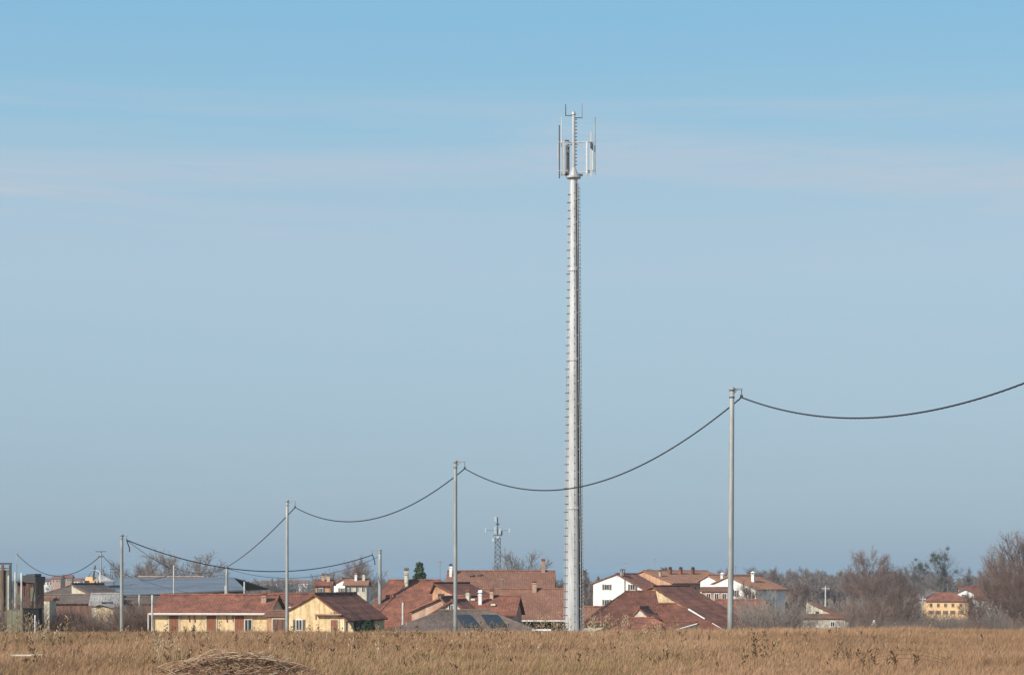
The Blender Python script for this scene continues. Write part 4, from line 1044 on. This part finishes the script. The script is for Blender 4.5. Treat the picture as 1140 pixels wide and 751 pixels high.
# ---------------------------------------------------------------- cables
def cable(name, A, B, M_, label, r=.03, group='overhead cables', twist=True, N=40, px=True):
    A = Vector(A); B = Vector(B)
    # t where the chord crosses picture column M_[0]
    k = (M_[0]-570)/F
    t = (k*A.y-A.x)/((B.x-A.x)-k*(B.y-A.y)); Pm = A.lerp(B, t); sag = (Pm.z-PZ(M_[1], Pm.y))/(4*t*(1-t))
    def pt(t_): p = A.lerp(B, t_); p.z -= 4*sag*t_*(1-t_); return p
    if not twist:
        mb = MB(); mb.tube([pt(i/N) for i in range(N+1)], r, 5); o = mb.build(name, M_cable)
    else:
        mb = MB(); n_ = int((B-A).length/.12); ph = 0
        d = (B-A).normalized(); u = d.cross(Vector((0, 0, 1))).normalized(); w_ = u.cross(d)
        for s in (0, 1, 2):
            pts_ = []
            for i in range(n_+1):
                p = pt(i/n_); a = i*.75+s*2.094; pts_.append(p+(u*math.cos(a)+w_*math.sin(a))*r*.5)
            mb.tube(pts_, r*.55, 4)
        o = mb.build(name, M_cable)
    return tag(o, label, 'cable', group)
# the next pole lies outside the frame to the right
Yn = 47.0; An = Vector((21.8, Yn, 12.9))
rt, An_, _ = pole(PX(0, 1)*0+570+21.4/Yn*F, HZ-(13.3-CZ)/Yn*F, Yn, 'cable pole outside the right edge of the picture', .14, .10, 1, .40, .36)
cable('overhead_cable', A815, An_, (960, 465), 'sagging black cable leaving the nearest pole towards the right edge', .032)
cable('overhead_cable', A507, A815, (637, 543), 'sagging black cable passing the antenna tower', .034)
cable('overhead_cable', A320, A507, (395, 580), 'sagging black cable between the two poles left of the tower', .038)
cable('overhead_cable', (T253[0], T253[1], T253[2]-.1), A320, (285, 607), 'black cable falling from the yellow house pole to the grey crossing pole', .042, twist=False)
cable('overhead_cable', A136, (A423[0], A423[1], A423[2]), (275, 634.3), 'long black cable from the left pole to the pole before the red hipped roof', .055, twist=False)
cable('thin_cable', (T253[0], T253[1], T253[2]-.3), (T423[0], T423[1], T423[2]-.8), (295, 641.5), 'thin lower cable sagging right of the grey crossing pole', .028, twist=False)
cable('thin_cable', (T193[0], T193[1], T193[2]-.2), (T253[0], T253[1], T253[2]-.12), (228, 637.5), 'thin cable between the pale pole and the grey crossing pole', .035, twist=False)
cable('thin_cable', (A136[0], A136[1], A136[2]), (T193[0], T193[1], T193[2]-.6), (165, 618), 'thin cable falling from the left pole to the pale pole', .028, twist=False)
cable('far_cable', (T18[0], T18[1], T18[2]-.2), (T112[0], T112[1], T112[2]-.6), (66, 640.5), 'far sagging cable at the left above the barn', .06, twist=False)
cable('far_cable', (T112[0], T112[1], T112[2]-.4), (T193[0], T193[1], T193[2]-.9), (131, 633.5), 'far cable falling right of the crossbar pole', .05, twist=False)
mb = MB(); mb.box((0, 0, .0), (1.6, .1, .1)); mb.box((0, .0, -.75), (.8, .1, .1)); 
o = mb.build('crossarm', M_dark, bpy.data.objects.get('utility_pole') and None)
o.name = 'pole_crossbar'
for r_ in [q for q in bpy.data.objects if q.get('label', '').startswith('far pole with a crossbar')]:
    o.parent = r_; o.location = (0, -.15, T112[2]-r_.location.z-.05); o.name = 'crossarm'
# hanging loops
for T, s, root_l in ((A136, 1, 'cable pole standing left'), (A423, 1, 'cable pole in front of the wide red')):
    for r_ in [q for q in bpy.data.objects if q.get('label', '').startswith(root_l)]:
        mb = MB(); b0 = Vector(T)-r_.location
        mb.tube([b0+Vector((0, -.05, 0)), b0+Vector((.12*s, -.05, -.35)), b0+Vector((.28*s, -.05, -.8)), b0+Vector((.30*s, -.05, -1.2))], .06, 5); mb.build('cable_tail', M_cable, r_)

# ---------------------------------------------------------------- antenna tower
def tower():
    Y = 137.0; X = PX(638.6, Y); g = G(X, Y)-.3
    root = empty('antenna_tower', (X, Y, g), 0, 'tall galvanised steel antenna tower with climbing pegs and a crown of antennas', 'antenna tower')
    def z(py): return PZ(py, Y)-g
    s_ = Y/F
    zt = z(198); mb = MB()
    N = 16; zs = [0]+[zt*i/30 for i in range(1, 31)]
    def rad(zz): return (.58+(.265-.58)*min(1, zz/zt))
    def rr(py): return rad(z(py))
    joints = [z(565), z(400), z(300)]
    prof = []
    lo = 0
    for j in joints+[zt]:
        k = 8
        for i in range(k+1): zz = lo+(j-lo)*i/k; prof.append((zz, rad(zz)+(.012 if j == joints[0] else 0)))
        lo = j
    pts_ = [(0, 0, a+i*1e-4) for i, (a, b_) in enumerate(prof)]; rs = [b_ for a, b_ in prof]
    mb.tube(pts_, rs, N); sh = mb.build('shaft', M_galv, root)
    for j in joints:
        mb = MB(); r_ = rad(j)+.05; mb.tube([(0, 0, j-.09), (0, 0, j+.09)], r_, 24)
        for k in range(16):
            a = 2*math.pi*k/16; mb.tube([(math.cos(a)*(r_-.02), math.sin(a)*(r_-.02), j-.13), (math.cos(a)*(r_-.02), math.sin(a)*(r_-.02), j+.13)], .02, 5)
        mb.build('flange', M_galv, root)
    # ladder on the right flank over a dark run of feeder cables
    mb = MB(); mc = MB(); k = 60; zl = zt-.4
    def lad(t, off, a=R(-34), tan=0.0):
        zz = .8+(zl-.8)*t; r_ = rad(zz)+off; return Vector((math.cos(a)*r_-math.sin(a)*tan, math.sin(a)*r_+math.cos(a)*tan, zz))
    for off in (-.15, .15): mb.tube([lad(i/k, .13, R(-34), off) for i in range(k+1)], .022, 4)
    for i in range(int((zl-.8)/.26)):
        t = i*.26/(zl-.8); mb.tube([lad(t, .13, R(-34), -.15), lad(t, .13, R(-34), .15)], .024, 4)
        if i % 6 == 0: mb.tube([lad(t, -.03, R(-34), .15), lad(t, .13, R(-34), .15)], .02, 4); mb.tube([lad(t, -.03, R(-34), -.15), lad(t, .13, R(-34), -.15)], .02, 4)
    mb.build('ladder', M_galv, root)
    for q_ in range(7): mc.tube([lad(i/k, .035, R(-52+6*q_)) for i in range(k+1)], .028, 5)
    for i in range(30): zz = 1+i*(zt-1.5)/30; p_ = [lad((zz-.8)/(zl-.8), .06, R(a_)) for a_ in (-56, -43, -30, -14)]; mc.tube(p_, .018, 4)
    mc.build('feeder_cables', M_cable, root)
    # climbing brackets on the left with a thin safety line
    mb = MB(); n_ = int((zt-1)/.545)
    for i in range(n_):
        zz = .8+i*.545; r_ = rad(zz); l_ = .14 if i % 3 else .20; mb = MB()
        mb.box((-r_-l_/2+.02, -.04, zz), (l_, .05, .05)); mb.tube([(-r_+.04, -.04, zz), (-r_*.93, -r_*.42, zz), (-r_*.78, -r_*.66, zz)], .03, 5); mb.build('climbing_peg', M_dark, root)

    mb = MB(); mb.tube([(-rad(.8)-.10, -.04, .8), (-rad(zt)-.10, -.04, zt-.5)], .024, 5); mb.build('safety_rail', M_galv, root)
    mb = MB()
    for i in range(int((zt-1)/.545)):
        zz = .9+i*.545; r_ = rad(zz); mb.tube([(r_*.10, -r_-.02, zz), (r_*.10, -r_+.04, zz)], .035, 6)
    mb.build('bolts', M_dark, root)
    # head
    hb = MB(); hb.tube([(0, 0, zt-.02), (0, 0, zt+.12)], .50, 16); hb.tube([(0, 0, zt+.121), (0, 0, zt+.7)], [.40, .14], 12); hb.build('head_collar', M_galv, root)
    mt = z(124); mb = MB(); mb.tube([(0, 0, zt+.6), (0, 0, mt)], [.13, .11], 10); mb.tube([(0, 0, mt-.22), (0, 0, mt-.12)], .17, 8); mb.build('top_mast', M_galv, root)
    for i in range(int((mt-zt-1)/.24)): zz = zt+.9+i*.24; mb = MB(); mb.box((.17, -.05, zz), (.14, .05, .055)); mb.build('mast_peg', M_dark, root)
    def bar(b, p0, p1, r_=.03): b.tube([p0, p1], r_, 6)
    up, lo_ = z(158.5), z(192.5)
    def sector(ang, rad_out, uang, offs, extra):
        """antenna frame: arms out to a pipe frame carrying vertical panels and rods"""
        d = Vector((math.cos(ang), math.sin(ang), 0)); u = Vector((-math.sin(ang), math.cos(ang), 0)) if uang is None else Vector((math.cos(uang), math.sin(uang), 0))
        fr = MB()
        for zz in (up, lo_): bar(fr, d*.1+Vector((0, 0, zz)), d*rad_out+Vector((0, 0, zz)), .045)
        for zz in (up-.03, lo_+.1): bar(fr, d*rad_out-u*.36+Vector((0, 0, zz)), d*rad_out+u*.36+Vector((0, 0, zz)), .04)
        bar(fr, d*.1+Vector((0, 0, up+.0)), d*rad_out*.7+Vector((0, 0, up-.5)), .025)
        bar(fr, d*rad_out+Vector((0, 0, lo_-.25)), d*rad_out+Vector((0, 0, up+.55)), .035)
        s0 = fr.build('antenna_frame', M_galv, root)
        for (o_, rr_, y0, y1, w_, mat_) in extra:
            mb = MB(); c_ = d*rr_+u*o_
            if w_ < .09: mb.tube([c_+Vector((0, 0, z(y1))), c_+Vector((0, 0, z(y0)))], w_/2, 7)
            else:
                mb.box((c_.x, c_.y, (z(y0)+z(y1))/2), (w_*.62, w_, z(y0)-z(y1)), rz=ang); mb.box((c_.x, c_.y, z(y1)-.05), (w_*.4, w_*.6, .1), rz=ang)
            mb.build('antenna', mat_, s0)
    sector(R(196), .82, R(-12), None, [(-.20, .82, 140, 199, .085, M_dark), (.0, .86, 131, 160, .07, M_ant), (.14, .84, 157, 195, .19, M_ant), (-.32, .78, 158, 176, .06, M_galv)])
    sector(R(-14), 1.20, R(18), None, [(-.27, 1.20, 159, 195, .19, M_ant), (0, 1.24, 148, 198, .08, M_galv), (.29, 1.22, 131, 194.5, .085, M_pole), (.12, 1.22, 160, 190, .13, M_ant)])
    sector(R(95), .55, None, None, [(.34, .70, 159, 193, .26, M_antd), (-.1, .85, 155, 193, .2, M_ant)])
    for sx, y0, y1, yb in ((-.545, 116, 129, 128.5), (.58, 115, 132, 131)):
        mb = MB(); mb.tube([(0, 0, z(yb)), (sx, 0, z(yb))], .03, 5); mb.build('whip_arm', M_dark, root)
        mb = MB(); mb.tube([(sx, 0, z(y1)), (sx, 0, z(y0))], [.035, .025], 6); mb.build('whip_antenna', M_dark if sx < 0 else M_pole, root)
    mb = MB(); mb.box((-.75, -.1, z(160)), (.22, .2, .42)); mb.box((-.55, .1, z(156.5)), (.5, .1, .12)); mb.box((-.42, -.12, z(194.5)), (.9, .12, .14)); mb.box((.45, -.1, z(195)), (.35, .12, .12)); mb.box((1.2, -.45, z(163)), (.14, .14, .4)); mb.build('radio_unit', M_dark, root)
    mb = MB(); mb.box((0, 0, .45), (2.2, 2.2, .5)); mb.build('foundation', M_conc, root)
tower()

# far lattice mast
def lattice():
    Y = 560.0; X = PX(554, Y); g = G(X, Y)-.3
    root = empty('lattice_mast', (X, Y, g), 0, 'small far lattice mast with white panel antennas above the brown roof', 'antenna mast')
    def z(py): return PZ(py, Y)-g
    zt = z(598); w0, w1 = 1.05, .72; mb = MB()
    def hw(zz): return w0+(w1-w0)*zz/zt
    for sx, sy in ((-1, -1), (1, -1), (1, 1), (-1, 1)):
        mb.tube([(sx*w0, sy*w0, 0), (sx*w1, sy*w1, zt)], .13, 4)
    n_ = 17
    for i in range(n_):
        a, b_ = zt*i/n_, zt*(i+1)/n_; p, q = hw(a), hw(b_)
        for k in range(4):
            c0 = [(-1, -1), (1, -1), (1, 1), (-1, 1)][k]; c1 = [(-1, -1), (1, -1), (1, 1), (-1, 1)][(k+1) % 4]
            s = i % 2
            A = (c0[0]*p, c0[1]*p, a) if s else (c1[0]*p, c1[1]*p, a); B = (c1[0]*q, c1[1]*q, b_) if s else (c0[0]*q, c0[1]*q, b_)
            mb.tube([A, B], .10, 4); mb.tube([(c0[0]*q, c0[1]*q, b_), (c1[0]*q, c1[1]*q, b_)], .05, 4)
    mb.build('lattice', surf('mast_steel', (0.10, 0.105, 0.11), (0.20, 0.21, 0.215), 1.5), root)
    mb = MB(); mb.tube([(0, 0, zt-1), (0, 0, z(575))], .14, 6); mb.build('top_pole', M_dark, root)
    for px, y0, y1, w_, m_ in ((551, 586, 593, .35, M_ant), (556.5, 588, 593, .4, M_ant), (551.3, 575, 580, .35, M_ant), (558.5, 590.5, 595, .5, M_dark), (567, 588, 592, .35, M_ant), (540.5, 587, 592, .22, M_ant), (554, 596, 599, .6, M_ant), (548.8, 599, 602, .5, M_ant)):
        mb = MB(); mb.box(((px-554)/F*Y, -.9, (z(y0)+z(y1))/2), (w_, .3, z(y0)-z(y1))); mb.build('panel_antenna', m_, root)
    mb = MB()
    for y_ in (590,): mb.tube([((540.5-554)/F*Y, -.7, z(y_)), ((567-554)/F*Y, -.7, z(y_))], .04, 4)
    mb.box((0, 0, z(595.5)), (2.4, 2.0, .2)); mb.box((0, 0, z(583)), (1.0, .5, .4)); mb.build('platform', M_dark, root)
lattice()

# ---------------------------------------------------------------- air
DENS = 0.00017
mb = MB(); mb.box((0, 8150, 18), (20000, 17100, 60))
hz = mb.build('haze', []); hz['kind'] = 'stuff'; hz['label'] = 'thin winter haze over the plain'
m = bpy.data.materials.new('haze_air'); m.use_nodes = True; nt = m.node_tree; nt.nodes.clear()
out = nt.nodes.new('ShaderNodeOutputMaterial'); pv = nt.nodes.new('ShaderNodeVolumePrincipled')
pv.inputs['Color'].default_value = (0.52, 0.68, 0.82, 1); pv.inputs['Density'].default_value = DENS; pv.inputs['Anisotropy'].default_value = 0.0
nt.links.new(pv.outputs[0], out.inputs['Volume']); hz.data.materials.append(m)

# ---------------------------------------------------------------- light
AZ, EL = 43.0, 31.0          # sun behind the camera to the left
sd = Vector((-math.sin(R(AZ))*math.cos(R(EL)), -math.cos(R(AZ))*math.cos(R(EL)), math.sin(R(EL))))
ld = bpy.data.lights.new('sun', 'SUN'); ld.energy = 4.4; ld.angle = R(.5); ld.color = (1.0, .93, .82)
lo = bpy.data.objects.new('sun', ld); COL.objects.link(lo); lo.rotation_euler = sd.to_track_quat('Z', 'Y').to_euler()
w = bpy.data.worlds.new('World'); sc.world = w; w.use_nodes = True; nt = w.node_tree; nt.nodes.clear()
out = nt.nodes.new('ShaderNodeOutputWorld'); bg = nt.nodes.new('ShaderNodeBackground'); nt.links.new(bg.outputs[0], out.inputs[0])
sky = nt.nodes.new('ShaderNodeTexSky'); sky.sky_type = 'NISHITA'; sky.sun_disc = False
sky.sun_elevation = R(EL); sky.sun_rotation = R(180+AZ); sky.air_density = 1.0; sky.dust_density = 0.6; sky.ozone_density = 1.5
bg.inputs['Strength'].default_value = 0.12
# low-sky colours painted by elevation over the physical sky, plus streaky cirrus noise
tcn = nt.nodes.new('ShaderNodeTexCoord'); sep = nt.nodes.new('ShaderNodeSeparateXYZ'); nt.links.new(tcn.outputs['Generated'], sep.inputs[0])
mp = nt.nodes.new('ShaderNodeMapping'); mp.inputs['Scale'].default_value = (1.6, 1.6, 26.0); mp.inputs['Rotation'].default_value = (0, R(3.5), 0)
nt.links.new(tcn.outputs['Generated'], mp.inputs[0])
nz = noise(nt, mp.outputs[0], 1.5, 6, .55, .6)
SKS = 0.12*2**0.3
def lin(c): return tuple((((v/255+.055)/1.055)**2.4)/SKS for v in c)
sky_grad = [(0.0, (135, 158, 180)), (0.025, (148, 172, 191)), (0.09, (163, 189, 206)), (0.15, (171, 197, 213)), (0.195, (166, 196, 215)), (0.222, (148, 194, 218)), (0.27, (137, 189, 220)), (1.0, (120, 178, 222))]
vc = ramp(nt, sep.outputs['Z'], [(p, tuple(x/8 for x in lin(c))) for p, c in sky_grad])
sc8 = nt.nodes.new('ShaderNodeVectorMath'); sc8.operation = 'SCALE'; sc8.inputs['Scale'].default_value = 8.0; nt.links.new(vc.outputs[0], sc8.inputs[0])
elr = ramp(nt, sep.outputs['Z'], [(0.0, (.9,)*3), (0.30, (.9,)*3), (0.6, (0.3,)*3), (1.0, (.2,)*3)])
mix = nt.nodes.new('ShaderNodeMixRGB'); nt.links.new(elr.outputs[0], mix.inputs[0]); nt.links.new(sky.outputs[0], mix.inputs[1]); nt.links.new(sc8.outputs[0], mix.inputs[2])
band = ramp(nt, sep.outputs['Z'], [(0.0, (.12,)*3), (0.14, (.25,)*3), (0.185, (.75,)*3), (0.205, (.75,)*3), (0.225, (.35,)*3), (0.25, (.03,)*3), (0.3, (.0,)*3)])
nr_ = ramp(nt, nz.outputs['Fac'], [(0.42, (0,)*3), (0.70, (1,)*3)])
mm = nt.nodes.new('ShaderNodeMath'); mm.operation = 'MULTIPLY'; mm.use_clamp = True
nt.links.new(band.outputs[0], mm.inputs[0]); nt.links.new(nr_.outputs[0], mm.inputs[1])
def mth(op, a, b_=None, clamp=False):
    q = nt.nodes.new('ShaderNodeMath'); q.operation = op; q.use_clamp = clamp
    for i_, v_ in ((0, a), (1, b_)):
        if v_ is None: continue
        if isinstance(v_, (int, float)): q.inputs[i_].default_value = v_
        else: nt.links.new(v_, q.inputs[i_])
    return q.outputs[0]
def streak(slope_, c_, w_, x0, x1, amt):
    v_ = mth('ADD', sep.outputs['Z'], mth('MULTIPLY', sep.outputs['X'], slope_))
    v_ = mth('ADD', v_, mth('MULTIPLY', mth('SUBTRACT', nz.outputs['Fac'], .5), .022))
    g_ = mth('DIVIDE', mth('SUBTRACT', v_, c_), w_); g_ = mth('SUBTRACT', 1.0, mth('MULTIPLY', g_, g_), True)
    e_ = nt.nodes.new('ShaderNodeMapRange'); e_.interpolation_type = 'SMOOTHSTEP'; e_.inputs[1].default_value = x0; e_.inputs[2].default_value = x1
    nt.links.new(sep.outputs['X'], e_.inputs[0]); return mth('MULTIPLY', mth('MULTIPLY', g_, e_.outputs[0]), amt)
sA = streak(.115, .2175, .016, -.03, .06, .55); sB = streak(-.03, .202, .012, .12, -.05, .5); sC = streak(.02, .232, .006, -.12, .05, .22)
mp2 = nt.nodes.new('ShaderNodeMapping'); mp2.inputs['Scale'].default_value = (9, 9, 120); mp2.inputs['Rotation'].default_value = (0, R(5.5), 0)
nt.links.new(tcn.outputs['Generated'], mp2.inputs[0]); nw = noise(nt, mp2.outputs[0], 1.0, 7, .7, 1.2)
wisp = ramp(nt, nw.outputs['Fac'], [(0.28, (.25,)*3), (0.68, (1.15,)*3)])
tot = mth('MULTIPLY', mth('ADD', mth('MULTIPLY', mm.outputs[0], .9), mth('ADD', sA, mth('ADD', sB, sC))), wisp.outputs[0], True)
mix2 = nt.nodes.new('ShaderNodeMixRGB'); mix2.inputs[2].default_value = (*lin((190, 201, 214)), 1)
nt.links.new(tot, mix2.inputs[0]); nt.links.new(mix.outputs[0], mix2.inputs[1]); mix = mix2
nt.links.new(mix.outputs[0], bg.inputs[0])

# ---------------------------------------------------------------- camera
cam = bpy.data.cameras.new('camera'); cam.sensor_width = 36; cam.lens = 36*F/1140.0
cam.shift_y = (HZ-375.3)/1140.0; cam.clip_end = 40000; cam.clip_start = .5
co = bpy.data.objects.new('camera', cam); COL.objects.link(co); co.location = (0, 0, CZ); co.rotation_euler = (R(90), 0, 0)
sc.camera = co
sc.view_settings.view_transform = 'Standard'; sc.view_settings.look = 'None'; sc.view_settings.exposure = 0.3; sc.view_settings.gamma = 1
sc.view_settings.use_curve_mapping = False
sc.cycles.max_bounces = 6; sc.cycles.volume_bounces = 0; sc.cycles.use_denoising = True
sc.cycles.volume_step_rate = 1
for o in list(bpy.data.objects):
    if o.name.startswith('Empty'): pass
